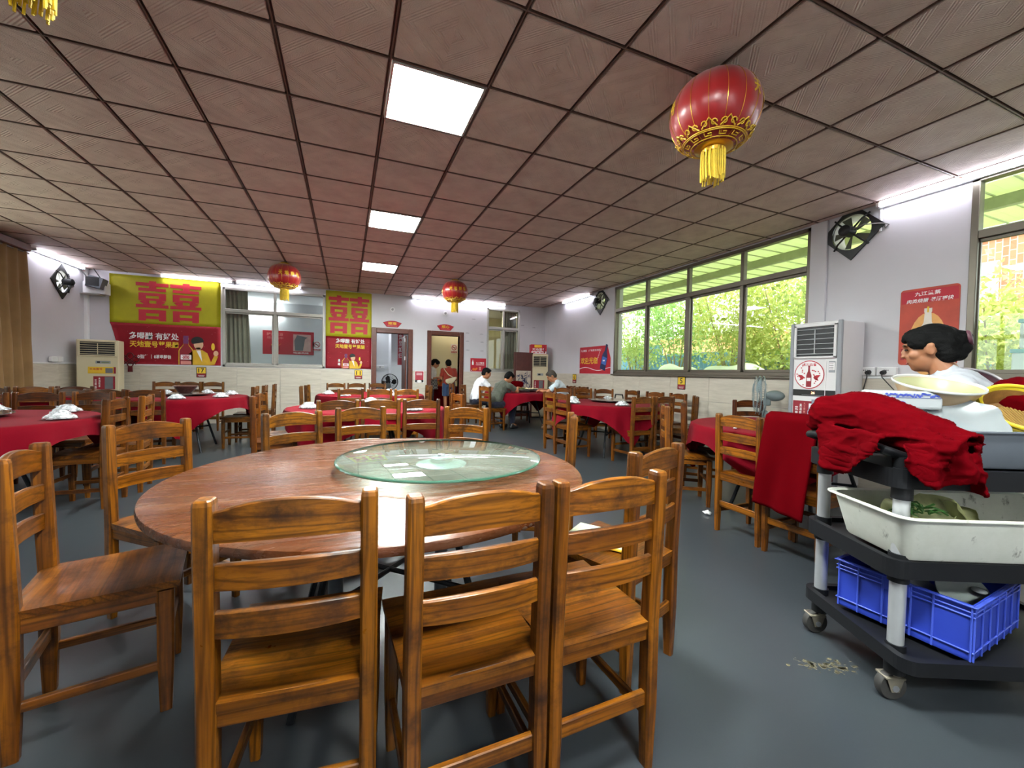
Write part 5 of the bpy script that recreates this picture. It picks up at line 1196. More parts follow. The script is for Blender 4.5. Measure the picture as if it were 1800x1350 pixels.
# small wall hooks left on the back wall
for k, (x, z) in enumerate(((3.06, 2.56), (2.9, 2.19), (3.28, 2.18), (2.9, 1.98), (3.3, 1.97), (2.91, 1.75), (3.3, 1.74), (4.45, 2.48), (4.8, 2.44))):
    bm = BM(); box(bm, (x - .045, YB - .006, z - .006), (x + .045, YB, z + .006), .002); tube(bm, [(x, YB - .004, z), (x, YB - .03, z - .005), (x, YB - .03, z + .012)], .004, 6)
    tag(ob('wall_hook', bm, M_greyp), ['high one of the small grey wall hooks right of the second doorway', 'upper left grey hook beside the second doorway', 'upper right grey hook beside the narrow interior window', 'middle left grey hook beside the second doorway', 'middle right grey hook beside the narrow interior window', 'lower left grey hook above the small red poster', 'lower right grey hook above the small red poster', 'small hook right of the narrow interior window', 'small hook nearest the far right corner'][k], 'hook', 'small grey wall hooks')
# litter on the floor
bm = BM()
for k in range(9): ball(bm, (random.uniform(-.03, .03), random.uniform(-.02, .02), .012 + random.uniform(0, .015)), (random.uniform(.012, .03), random.uniform(.008, .02), random.uniform(.006, .014)), 7, 5, Matrix.Rotation(random.uniform(-1, 1), 3, 'X'))
o = blob('crumpled_tissue', bm, .006, M_paper, None, 1); o.location = (2.86, 2.56, 0); tag(o, 'crumpled white tissue on the floor beside a chair leg', 'tissue')
bm = BM(); rg = random.Random(4)
for k in range(90):
    x = rg.gauss(0, .06); y, q = rg.gauss(0, .02) + x * .15, rg.uniform(.002, .011); prism(bm, [(x + q * rg.uniform(.6, 1.2) * math.cos(a), y + .7 * q * rg.uniform(.6, 1.2) * math.sin(a)) for a in [2 * PI * j / 7 for j in range(7)]], .0008)
o = ob('chipped_paint', bm, mat('bare_concrete_patch', '5d5640', .9, var=.3, scale=30), None, False, (1.83, 1.03, .0002), R(-35)); tag(o, 'pale chipped patch in the grey floor paint before the trolley', 'patch', None); o['kind'] = 'stuff'
fo = thing('paper_folder', 'pale green folder lying on a chair seat at the bare table', 'folder', (1.05, 1.50, .459), R(35))
bm = BM(); box(bm, (-.1, -.14, 0), (.1, .14, .006), .001); ob('cover', bm, mat('pale_green_card', 'cfdcb8', .6), fo); bm = BM(); box(bm, (-.104, -.14, 0), (-.092, .14, .0075), .001); ob('spine', bm, M_pyel, fo)

kn = thing('knot_ornament', 'dark red hanging knot ornament behind the left beige air conditioner', 'ornament', (-3.93, YB - .03, 1.3))
bm = BM()
for k in range(4):
    for sg in (-1, 1): tube(bm, [(sg * (-.09 + .06 * k), 0, -.09 + .02 * k), (sg * (.09 - .02 * k), .006, .09 - .06 * k)], .009, 6)
tube(bm, [(.11 * math.cos(a) * (1 + .25 * math.cos(4 * a)), .003, .11 * math.sin(a) * (1 + .25 * math.cos(4 * a))) for a in [2 * PI * j / 40 for j in range(40)]], .009, 6, True)
ob('knot', bm, mat('dark_red_cord', '5a0a12', .6), kn, True)
bm = BM()
for k in range(14): tube(bm, [(-.03 + .06 * k / 13, 0, -.13), (-.035 + .07 * k / 13, 0, -.24)], .004, 5)
ob('fringe', bm, bpy.data.materials['dark_red_cord'], kn, True, kind='stuff')
# ================================================================ SERVICE TROLLEY AND ITS LOAD
CA = math.atan2(-.411, .912); CO = Vector((1.89, .83, 0)); CM = Matrix.Translation(CO) @ Matrix.Rotation(CA, 4, 'Z')
def cw(x, y, z): return CM @ Vector((x, y, z))
ct = thing('service_trolley', 'black three-tier service trolley with silver posts at the right', 'trolley', CO, CA)
M_trol = mat('trolley_plastic', '0b0c10', .55, var=.2, scale=6, **{'Specular_IOR_Level': .3})
def tray(z0, z1, rim, ya):
    bm = BM(); o = rbox(-.055, ya, .835, .435, .05, 6); prism(bm, o, z1 - z0 - rim, Matrix.Translation((0, 0, z0)))
    i = rbox(-.03, ya + .025, .81, .41, .035, 6); n = len(o); zt = z1; zb = z1 - rim
    V = [[bm.verts.new((x, y, z)) for x, y in L] for L, z in ((o, zb), (o, zt), (i, zt), (i, zb))]
    for a in range(3):
        for k in range(n): bm.faces.new((V[a][k], V[a][(k + 1) % n], V[a + 1][(k + 1) % n], V[a + 1][k]))
    return bm
for z0, z1, ya in ((.155, .205, -.105), (.465, .53, -.045), (.79, .86, -.04)): ob('shelf', tray(z0, z1, .02, ya), M_trol, ct)
CP = [(0, 0), (0, .385), (.77, 0), (.77, .385)]
for x, y in CP:
    bm = BM(); cyl(bm, (x, y, .2), (x, y, .82), .0245, n=24); ob('post', bm, mat('brushed_post', 'b6b8bb', .35, .6, var=.06), ct, True)
    for a, c, q in ((.1, .21, .031), (.44, .545, .0315), (.745, .90, .031)):
        bm = BM(); cyl(bm, (x, y, a), (x, y, c), q, n=20); ob('collar', bm, M_trol, ct, True)
for x in (-.075, .855):
    bm = BM(); s_ = -1 if x < 0 else 1
    tube(bm, [(0 if x < 0 else .77, .0, .90), (x, .0, .925), (x, .04, .932), (x, .345, .932), (x, .385, .925), (0 if x < 0 else .77, .385, .90)], .017, 10); ob('handle', bm, M_trol, ct, True)
for (x, y), dx in zip(CP, (-.012, -.02, .01, .01)):
    bm = BM(); cyl(bm, (x, y, .088), (x, y, .115), .022, n=14); box(bm, (x + dx - .035, y - .026, .082), (x + dx + .035, y + .026, .09), .002)
    for s_ in (-1, 1): prism(bm, [(-.03, .085), (.03, .085), (.014, .035), (-.014, .035)], .003, Matrix.Translation((x + dx, y + s_ * .022 + .0015, 0)) @ Matrix.Rotation(R(90), 4, 'X'))
    f = ob('caster_fork', bm, M_rust, ct)
    bm = BM(); rs = []
    for a, q in ((-.015, .034), (-.015, .046), (-.010, .05), (.010, .05), (.015, .046), (.015, .034)): rs.append([(x + dx + q * math.cos(2 * PI * k / 28), y + a, .05 + q * math.sin(2 * PI * k / 28)) for k in range(28)])
    rings(bm, rs, cap=True); w = ob('caster_wheel', bm, M_rub, f, True)
    bm = BM(); cyl(bm, (x + dx, y - .026, .05), (x + dx, y + .026, .05), .012, n=12); ob('axle', bm, M_steel, f, True)

def tub(name, label, cat, lo, hi, h, m_, z, flare=.03, rim=.02, mtx=CM, th=.004):
    """open rectangular basin with flared rim; lo/hi = bottom outline in the trolley frame"""
    t = thing(name, label, cat, mtx=mtx @ Matrix.Translation(((lo[0] + hi[0]) / 2, (lo[1] + hi[1]) / 2, z))); w, d = (hi[0] - lo[0]) / 2, (hi[1] - lo[1]) / 2; bm = BM()
    def o(g, r_): return rbox(-w - g, -d - g, w + g, d + g, r_, 5)
    L = [(o(-.006, .03), 0), (o(0, .035), .008), (o(flare, .05), h - .006), (o(flare + rim, .06), h - .002), (o(flare + rim, .06), h + .003), (o(flare + rim - .004, .058), h + .005), (o(flare - th, .046), h), (o(-th, .03), .014), (o(-.012, .025), .01)]
    rings(bm, [[(x, y, zz) for x, y in p] for p, zz in L], cap=True); ob('tub_wall', bm, m_, t, True); return t, w, d
def grime_mat():
    t = NT('stained_tub'); v = t.coord(); f = t.noise(v, 4, 6, .7); g = t.noise(t.coord((1, 1, .5)), 22, 5, .7)
    c = t.ramp(f, [(.3, lin('c6c8bc')), (.7, lin('dcddd4'))]); c = t.mix(t.ramp(g, [(.62, (0, 0, 0)), (.72, (.8,) * 3)]), c, lin('4d4a40')); t.set(Base_Color=c, Roughness=.5); return t.m
tb, w, d = tub('white_basin', 'stained white plastic basin on the trolley\'s middle shelf', 'basin', (-.015, -.04), (.72, .25), .165, grime_mat(), .532, .035, .022)
M_cab = mat('pale_cabbage', 'b9bc8c', .5, var=.2, scale=20); M_herb = mat('dark_green_herb', '2f5a22', .5, var=.3, scale=20)
for k, (x, y, rz, s_) in enumerate(((.12, .06, 20, 1), (.17, .05, -30, 1.1), (.24, .06, 60, .9), (.07, .1, 110, .9), (.26, .05, 10, .8))):
    lab = ['curled pale cabbage leaf beside the trolley post in the white basin', 'largest pale cabbage leaf heaped in the white basin', 'rightmost but one pale leaf in the white basin', 'pale leaf at the far left of the heap in the white basin', 'small pale leaf lying lowest right in the white basin'][k]
    bm = BM(); V = []; n = 9
    for j in range(n):
        for i in range(n):
            u, v = i / (n - 1) * 2 - 1, j / (n - 1) * 2 - 1; q = .075 * s_ * (1 - .12 * v); V.append(bm.verts.new((u * q * math.sqrt(1 - v * v / 2), v * .095 * s_ * math.sqrt(1 - u * u / 2), .03 * (u * u + .6 * v * v) + .012 * mnoise.noise((u * 2, v * 2, k)))))
    for j in range(n - 1):
        for i in range(n - 1): bm.faces.new((V[j * n + i], V[j * n + i + 1], V[(j + 1) * n + i + 1], V[(j + 1) * n + i]))
    bmesh.ops.solidify(bm, geom=bm.faces[:], thickness=.003)
    o = ob('cabbage_leaf', bm, M_cab, None, 'all'); o.matrix_world = CM @ Matrix.Translation((x, max(y, .04), .63 + .02 * (k < 3))) @ Matrix.Rotation(R(rz), 4, 'Z') @ Matrix.Rotation(R(38 + 7 * k), 4, 'X'); tag(o, lab, 'leaf', 'cabbage leaves in the white basin')
bm = BM(); rg = random.Random(9)
for k in range(26):
    a = rg.uniform(0, 6.28); p = Vector((rg.gauss(0, .03), rg.gauss(0, .015), rg.uniform(0, .03))); tube(bm, [p, p + Vector((.035 * math.cos(a), .03 * math.sin(a), .012)), p + Vector((.07 * math.cos(a + .4), .05 * math.sin(a + .4), .004))], [.003, .004, .001], 5)
o = ob('herb_sprigs', bm, M_herb, None, True, kind='stuff'); o.matrix_world = CM @ Matrix.Translation((.09, .03, .675)); tag(o, 'dark green herb sprigs beside the cabbage in the white basin', 'herbs')
bm = BM(); ball(bm, (.17, .07, .575), (.15, .09, .065), 16, 10); ball(bm, (.24, .09, .565), (.12, .08, .05), 14, 8)
o = blob('scrap_heap', bm, .012, M_cab, None, 2); o.matrix_world = CM; tag(o, 'pale heap of vegetable scraps in the white basin', 'scraps'); o['kind'] = 'stuff'
wt = tag(ob('waste_water', (lambda b: (prism(b, rbox(.0, -.03, .70, .24, .03), .012), b)[1])(BM()), mat('cloudy_water', '8c8c7c', .08, var=.1), None), 'murky waste water in the bottom of the white basin', 'water'); wt.matrix_world = CM @ Matrix.Translation((0, 0, .546))
# grey tub on the top shelf
gt, w, d = tub('grey_tub', 'grey plastic bus tub on the trolley\'s top shelf', 'tub', (.16, .005), (.80, .385), .135, M_gun, .862, .012, .014)
bm = BM(); box(bm, (-w + .02, -d + .03, .012), (w - .02, d - .03, .07), .02, 2)
for k in range(12): lathe(bm, [(0, .07), (.05, .07), (.07 + .01 * (k % 3), .09), (.055, .085), (0, .08)], 20, (random.uniform(-w + .1, w - .1), random.uniform(-d + .1, d - .1), random.uniform(0, .03)))
o = ob('stacked_plates', bm, M_porc, None, True, kind='stuff'); o.matrix_world = CM @ Matrix.Translation((.48, .195, .862)); tag(o, 'white plates heaped inside the grey tub', 'plates')
# crate on the bottom shelf (square to the room)
ka = R(4.5); KM = Matrix.Translation((2.013, .675, .206)) @ Matrix.Rotation(ka, 4, 'Z')
cr = thing('blue_crate', 'blue ribbed plastic crate on the trolley\'s bottom shelf', 'crate', mtx=KM); cwid, cdep, ch = .46, .40, .198
bm = BM(); t_ = .004
for lo, hi in (((0, 0, 0), (cwid, cdep, .006)), ((0, 0, 0), (cwid, t_, ch)), ((0, cdep - t_, 0), (cwid, cdep, ch)), ((0, 0, 0), (t_, cdep, ch)), ((cwid - t_, 0, 0), (cwid, cdep, ch))): box(bm, lo, hi)
ob('crate_wall', bm, M_blue, cr)
def crib(x0, y0, z0, x1, y1, z1): bm = BM(); box(bm, (x0, y0, z0), (x1, y1, z1), .0015); ob('rib', bm, M_bluel, cr)
for z in (ch - .006, ch - .028, ch - .044, .03):
    q = .012 if z > ch - .01 else .006
    for a in ((-q, -q, cwid + q, 0), (-q, cdep, cwid + q, cdep + q), (-q, 0, 0, cdep), (cwid, 0, cwid + q, cdep)): crib(a[0], a[1], z, a[2], a[3], z + .005)
for y in (0.0, .098, .16, .245, .325, .393): crib(-.006, y, .0, 0, y + .006, ch)
for x in (0.0, .075, .15, .225, .3, .375, .452): crib(x, -.006, 0, x + .006, 0, ch)
for y in (.0, .398): crib(cwid, y, 0, cwid + .006, y + .006, ch)
bm = BM(); box(bm, (-.009, .165, ch - .055), (-.003, .245, ch + .001), .002); ob('hand_hold', bm, M_blue, cr)
def plate_at(label, p, tilt, rz, r_, m_=None, group='used crockery in the blue crate', nm='used_plate'):
    bm = BM(); lathe(bm, [(0, 0), (r_ * .55, 0), (r_, .022), (r_, .026), (r_ * .55, .006), (0, .006)], 28); o = ob(nm, bm, m_ or M_porc, None, True)
    o.matrix_world = Matrix.Translation(p) @ Matrix.Rotation(R(rz), 4, 'Z') @ Matrix.Rotation(R(tilt), 4, 'X'); return tag(o, label, 'plate', group)
kp = lambda x, y, z: KM @ Vector((x, y, z))
plate_at('white plate standing in the middle of the blue crate', kp(.12, .17, .13), 35, 20, .1); plate_at('grey-looking bowl-like plate leaning at the crate front', kp(.2, .09, .15), 48, -35, .085, mat('grey_glaze', '8f9692', .2, var=.15)); plate_at('white plate edge peeking from the far half of the crate', kp(.09, .28, .15), 60, 75, .075)
plate_at('white plate lying flat at the bottom of the crate', kp(.25, .2, .02), 0, 0, .13)
bm = BM(); ball(bm, (0, 0, 0), (.022, .032, .008), 14, 8); tube(bm, [(0, .02, .003), (0, .06, .014), (0, .1, .02)], [.007, .006, .005], 8); o = ob('soup_spoon', bm, M_porc, None, True); o.matrix_world = KM @ Matrix.Translation((.24, .05, .175)) @ Matrix.Rotation(R(-60), 4, 'Z'); tag(o, 'white porcelain soup spoon sticking out of the blue crate', 'spoon')

def facing(p, n, spin=0):
    """matrix at trolley point p with local z along n (trolley frame)"""
    n = Vector(n).normalized(); x = Vector((1, 0, 0)) - n * n.x; x.normalize(); y = n.cross(x)
    m_ = Matrix((x, y, n)).transposed().to_4x4(); m_.translation = p; return CM @ m_ @ Matrix.Rotation(R(spin), 4, 'Z')
# ---- crockery on top
pt_ = BM(); n = 72; rs = []
def fl(k): return 1 + .045 * math.cos(8 * 2 * PI * k / n)
for r_, z in ((.0, 0), (.085, 0), (.105, .006), (.15, .018), (.165, .026), (.166, .029), (.15, .022), (.105, .0105), (.085, .005), (.0, .005)):
    f_ = (lambda k: 1) if r_ < .12 else fl; rs.append([(max(r_, 1e-4) * f_(k) * 1.18 * math.cos(2 * PI * k / n), max(r_, 1e-4) * f_(k) * math.sin(2 * PI * k / n), z) for k in range(n)])
rings(pt_, rs, cap=False); o = ob('fluted_platter', pt_, mat('platter_glaze', '7e8385', .18, var=.02), None, True); o.matrix_world = facing((.305, .145, .985), (-.45, -.58, .66), 12) @ Matrix.Diagonal((.82, .82, .82, 1)); tag(o, 'white fluted porcelain platter leaning in the grey tub', 'platter')
def basin(name, label, p, nrm, r_, h, outer, inner, rim, zb=.6):
    t = thing(name, label, 'basin', mtx=facing(p, nrm))
    bm = BM(); lathe(bm, [(0, -h), (r_ * zb, -h), (r_ * (zb + .08), -h + .01), (r_ * .9, -.02), (r_ * .94, -.004)], 56); ob('outer_shell', bm, outer, t, True)
    bm = BM(); lathe(bm, [(r_ * .945, -.003), (r_ * .89, -.02), (r_ * (zb + .05), -h + .018), (r_ * zb * .9, -h + .01), (0, -h + .01)], 56); ob('inner_shell', bm, inner, t, True)
    bm = BM(); lathe(bm, [(r_ * .94, -.006), (r_ * .99, -.004), (r_, .001), (r_ * .985, .006), (r_ * .95, .003), (r_ * .94, -.006)], 56); ob('rim', bm, rim, t, True); return t
eb = basin('enamel_basin', 'cream enamel basin with a white rim tilted on the trolley top', (.378, .28, 1.165), (-.025, -.26, .96), .148, .085, mat('tan_enamel', 'a98f6e', .3, var=.12), mat('cream_enamel', '9c9c76', .35, var=.06), mat('white_enamel_rim', 'b4b4b0', .25, var=.02))
bm = BM(); lathe(bm, [(.001, .04), (.022, .038), (.044, .016), (.052, 0), (.048, 0), (.041, .014), (.02, .035), (.001, .037)], 32); o = ob('upturned_bowl', bm, M_porc, None, True); o.matrix_world = eb.matrix_world @ Matrix.Translation((.02, -.01, -.073)); tag(o, 'white bowl upturned inside the cream enamel basin', 'bowl')
basin('dark_basin', 'dark purple-brown basin standing tilted behind the cream one', (.675, .485, 1.105), (-.62, -.55, .56), .17, .06, mat('dark_glaze', '2c2026', .35, var=.2), mat('plum_glaze', '4a2f36', .3, var=.2), mat('grey_worn_rim', '8f8a8c', .35, .2))
bk_ = basin('brown_basket', 'brown basket with a yellow plastic rim at the right end of the trolley top', (.605, .165, 1.075), (-.22, -.62, .72), .125, .09, mat('brown_wicker', '5c3d1c', .6, var=.3, scale=30, bump=.4, bscale=90), mat('brown_wicker_inner', '7a5526', .6, var=.3, scale=30, bump=.5, bscale=90), M_yel, .75)
bm = BM()
for z, q in ((.008, 1.0), (-.008, .985), (-.02, .965)): tube(bm, [(.125 * q * math.cos(2 * PI * k / 56), .125 * q * math.sin(2 * PI * k / 56), z) for k in range(56)], .0075, 8, True)
ob('yellow_band', bm, mat('yellow_band', 'c9b223', .45, var=.12), bk_, True)
bm = BM(); rg = random.Random(2)
for k in range(18): x = -.075 + .15 * k / 17; y = math.sqrt(max(.0004, .0072 - x * x)) * .95; tube(bm, [(x, -y, -.076), (x, 0, -.078), (x, y, -.076)], .003, 5)
ob('woven_strand', bm, mat('straw_strand', '9a7a3c', .6, var=.2), bk_, True, kind='stuff')
t = thing('patterned_dish', 'white rectangular dish with a blue floral border behind the red cloth', 'dish', mtx=CM @ Matrix.Translation((.205, .27, 1.06)) @ Matrix.Rotation(R(-8), 4, 'Z'))
bm = BM(); box(bm, (-.1, -.07, 0), (.12, .07, .075), .01, 2); ob('body', bm, M_porc, t); s = Sheet((0, -.0705, 0), (1, 0, 0), (0, 0, 1), t); rg = random.Random(6)
M_cob = mat('cobalt_print', '4452a8', .3, var=.2)
s.poly('blue_border', [circ(-.085 + .2 * k / 40, .058 + rg.uniform(-.007, .007), rg.uniform(.003, .006), rg.uniform(.003, .005), 7) for k in range(41)], M_cob, 0); s.poly('blue_line', [[(-.09, .047), (.11, .047), (.11, .0485), (-.09, .0485)]], M_cob, 0); rg2 = circ(-.03, .022, .016, .012, 16); rgi = circ(-.03, .022, .012, .009, 16); s.poly('blue_motif', [[rg2[k], rg2[(k + 1) % 16], rgi[(k + 1) % 16], rgi[k]] for k in range(16)], M_cob, 0)

# ---- red cloths
def crumple(o, amp, sc, stretch=(1, 1, 1), rot=0, sharp=0):
    """push a cloth surface in and out along its normals; sharp > 0 gives narrow raised creases"""
    me = o.data; n = len(me.vertices); co = np.empty(n * 3); no = np.empty(n * 3); me.vertices.foreach_get('co', co); me.vertices.foreach_get('normal', no); co = co.reshape(-1, 3); no = no.reshape(-1, 3)
    Mz = Matrix.Rotation(rot, 3, 'Z')
    for i in range(n):
        p = (Mz @ Vector(co[i])) * sc; p = Vector((p.x * stretch[0], p.y * stretch[1], p.z * stretch[2]))
        v = ((1 - min(1, abs(mnoise.noise(p)) * 3)) ** sharp if sharp else 1 - abs(mnoise.noise(p)) * 2.4) + .35 * mnoise.noise(p * 2.7); co[i] += no[i] * amp * (v - .4)
    me.vertices.foreach_set('co', co.ravel()); me.update()
def sheet_solid(bm, f, nu, nv, th=.007):
    V = [[Vector(f(i / nu, j / nv)) for i in range(nu + 1)] for j in range(nv + 1)]; b2 = BM(); W_ = [[b2.verts.new(p) for p in r] for r in V]
    for j in range(nv):
        for i in range(nu): b2.faces.new((W_[j][i], W_[j][i + 1], W_[j + 1][i + 1], W_[j + 1][i]))
    b2.normal_update(); bmesh.ops.solidify(b2, geom=b2.faces[:], thickness=th); me = bpy.data.meshes.new('t'); b2.to_mesh(me); b2.free(); bm.from_mesh(me); bpy.data.meshes.remove(me)
bm = BM()
spine = [(Vector((-.035, .36, .985)), .056), (Vector((-.02, .31, 1.03)), .088), (Vector((.03, .22, 1.035)), .102), (Vector((.07, .12, 1.005)), .098), (Vector((.10, .03, .968)), .09), (Vector((.106, .012, .964)), .076)]
for k in range(len(spine) - 1):
    for q in range(6):
        f_ = q / 6; p = spine[k][0].lerp(spine[k + 1][0], f_); r_ = spine[k][1] * (1 - f_) + spine[k + 1][1] * f_; ball(bm, p, (r_ * 1.12, r_, r_ * .92), 18, 12)
ax = (spine[-1][0] - spine[2][0]).normalized(); bx_ = ax.cross(Vector((0, 0, 1))).normalized(); bz = bx_.cross(ax)
def roll(u, v):                                             # the rolled end, a loose spiral seen end-on
    a = u * 2 * PI * 2.1; r_ = .020 + .066 * u; return spine[-1][0] + ax * (-.01 + .125 * v - .03 * (1 - u) * v) + bx_ * (r_ * 1.15 * math.cos(a)) + bz * (r_ * math.sin(a))
sheet_solid(bm, roll, 60, 6, .009)
def flapL(u, v):                                            # hangs over the trolley's left end
    y = .30 - .33 * u; return (-.085 - .022 * math.sin(v * 2.2) + .016 * math.sin(u * 11 + 2 * v) * v, y + .03 * v * math.sin(3 * u), .985 - (.055 + .13 * (math.sin(PI * min(1, u * 1.05)) ** .7) * (1 - .25 * u)) * v * 1.15)
sheet_solid(bm, flapL, 26, 14, .009)
def flapF(u, v):                                            # corner hanging over the front edge
    x = -.06 + .21 * u; dp = .055 + .10 * u + .04 * math.sin(u * 5); return (x + .05 * v * u, -.055 - .03 * math.sin(v * 2.4) + .018 * math.sin(u * 13 + v), .955 - dp * v * 1.2)
sheet_solid(bm, flapF, 26, 14, .009)
def flapR(u, v):                                            # pointed loop drooping at the right
    a = -1.2 + 3.6 * u; r_ = .055 * (1 - .25 * v) ; return (.125 + r_ * math.cos(a) + .04 * v, -.05 + .045 * math.sin(a) - .01 * v, .965 - .165 * v - .02 * math.cos(a) * v)
sheet_solid(bm, flapR, 26, 12, .009)
o = blob('cloth_bundle', bm, .0065, M_red2, None, 2); crumple(o, .009, 9, (1.2, .25, 1.6), R(-28), 2); crumple(o, .0045, 24, (1.3, .35, 1.3), R(-10), 2); o.matrix_world = CM; tag(o, 'bundled red tablecloth heaped on the trolley\'s left end', 'cloth')
# folded red cloth over the chair back
bm = BM()
def drape(u, v):
    s_ = v * 1.02 - .40                                       # arc length: behind (-) .. over the rail .. front (+)
    y = 1.862 - .33 * u + .10 * max(0, s_)
    if s_ < -.03: x, z = 2.716 + .012 * math.sin(u * 7), .925 + s_ + .03
    elif s_ < .03: a = (s_ + .03) / .06 * PI; x, z = 2.658 + .058 * math.cos(a), .925 + .022 * math.sin(a)
    else: x, z = 2.598 - .04 * (s_ - .03) - .010 * math.sin(u * 6 + s_ * 5) * min(1, s_ * 5) - .012 * math.sin(u * 14) * s_, .925 - (s_ - .03) - .05 * u * s_
    return (x, y, z)
sheet_solid(bm, drape, 30, 50, .012); bmesh.ops.recalc_face_normals(bm, faces=bm.faces)
o = ob('folded_cloth', bm, M_red2, None, 'all'); tag(o, 'folded red cloth draped over the chair back beside the trolley', 'cloth')
bm = BM(); ball(bm, (0, 0, 0), (.1, .09, .1), 14, 10); ball(bm, (.12, .02, -.02), (.12, .1, .08), 14, 10)
o = blob('folded_cloth', bm, .012, M_red2); crumple(o, .01, 12); o.matrix_world = CM @ Matrix.Translation((.735, .30, 1.10)); tag(o, 'red cloth peeking at the right picture edge above the basket', 'cloth')

# ================================================================ PEOPLE
def capsule(bm, a, b_, ra, rb, n=14):
    cyl(bm, a, b_, ra, rb, n); ball(bm, a, ra, n, 8); ball(bm, b_, rb, n, 8)
def head_shape(bm, c, Mh, k=1.0):
    def e(p, r_): ball(bm, c + Mh @ (Vector(p) * k), tuple(x * k for x in r_), 20, 14, Mh)
    e((0, -.01, .02), (.076, .096, .102)); e((0, .022, -.045), (.060, .070, .072)); e((0, .052, -.085), (.030, .032, .026)); e((0, .090, -.004), (.012, .016, .026)); e((0, .100, -.020), (.015, .012, .010))
    e((0, .078, .036), (.052, .018, .012)); e((0, .080, -.052), (.024, .012, .007)); e((0, .080, -.064), (.021, .011, .007)); e((.045, .055, -.02), (.022, .025, .024)); e((-.045, .055, -.02), (.022, .025, .024))
    for s_ in (-1, 1): e((s_ * .077, -.008, -.008), (.010, .020, .032)); e((s_ * .079, -.012, .012), (.011, .016, .014))
def hand(bm, w, d, up, curl=.6, side=1):
    d = d.normalized(); x = d.cross(up).normalized() * side; up2 = x.cross(d).normalized() * side
    ball(bm, w + d * .045, (.036, .048, .015), 12, 8, Matrix((x, d, x.cross(d))).transposed())
    for k, L in enumerate((.066, .076, .07, .054)):
        p = w + d * .082 + x * (.027 - .018 * k); d2 = (d * math.cos(curl * .6) - up2 * math.sin(curl * .6)).normalized(); d3 = (d * math.cos(curl * 1.5) - up2 * math.sin(curl * 1.5)).normalized()
        capsule(bm, p, p + d2 * L * .52, .0085, .008, 8); capsule(bm, p + d2 * L * .52, p + d2 * L * .52 + d3 * L * .48, .008, .007, 8)
    p = w + d * .03 + x * .034; d2 = (d * .75 + x * .65 - up2 * .3).normalized(); capsule(bm, p, p + d2 * .036, .0105, .009, 8); capsule(bm, p + d2 * .036, p + d2 * .034 + (d2 + d * .7 - up2 * .4).normalized() * .028, .009, .008, 8)
def spine_solid(bm, pts, k=1.0):
    for i in range(len(pts) - 1):
        (p, rx, ry), (q, sx, sy) = pts[i], pts[i + 1]; p, q = Vector(p), Vector(q)
        for j in range(5):
            f_ = j / 4; d = (q - p).normalized(); x = Vector((1, 0, 0)); y = d.cross(x).normalized(); Mx = Matrix((x, y, d)).transposed()
            ball(bm, p.lerp(q, f_), ((rx + (sx - rx) * f_) * k, (ry + (sy - ry) * f_) * k, .075), 18, 10, Mx)
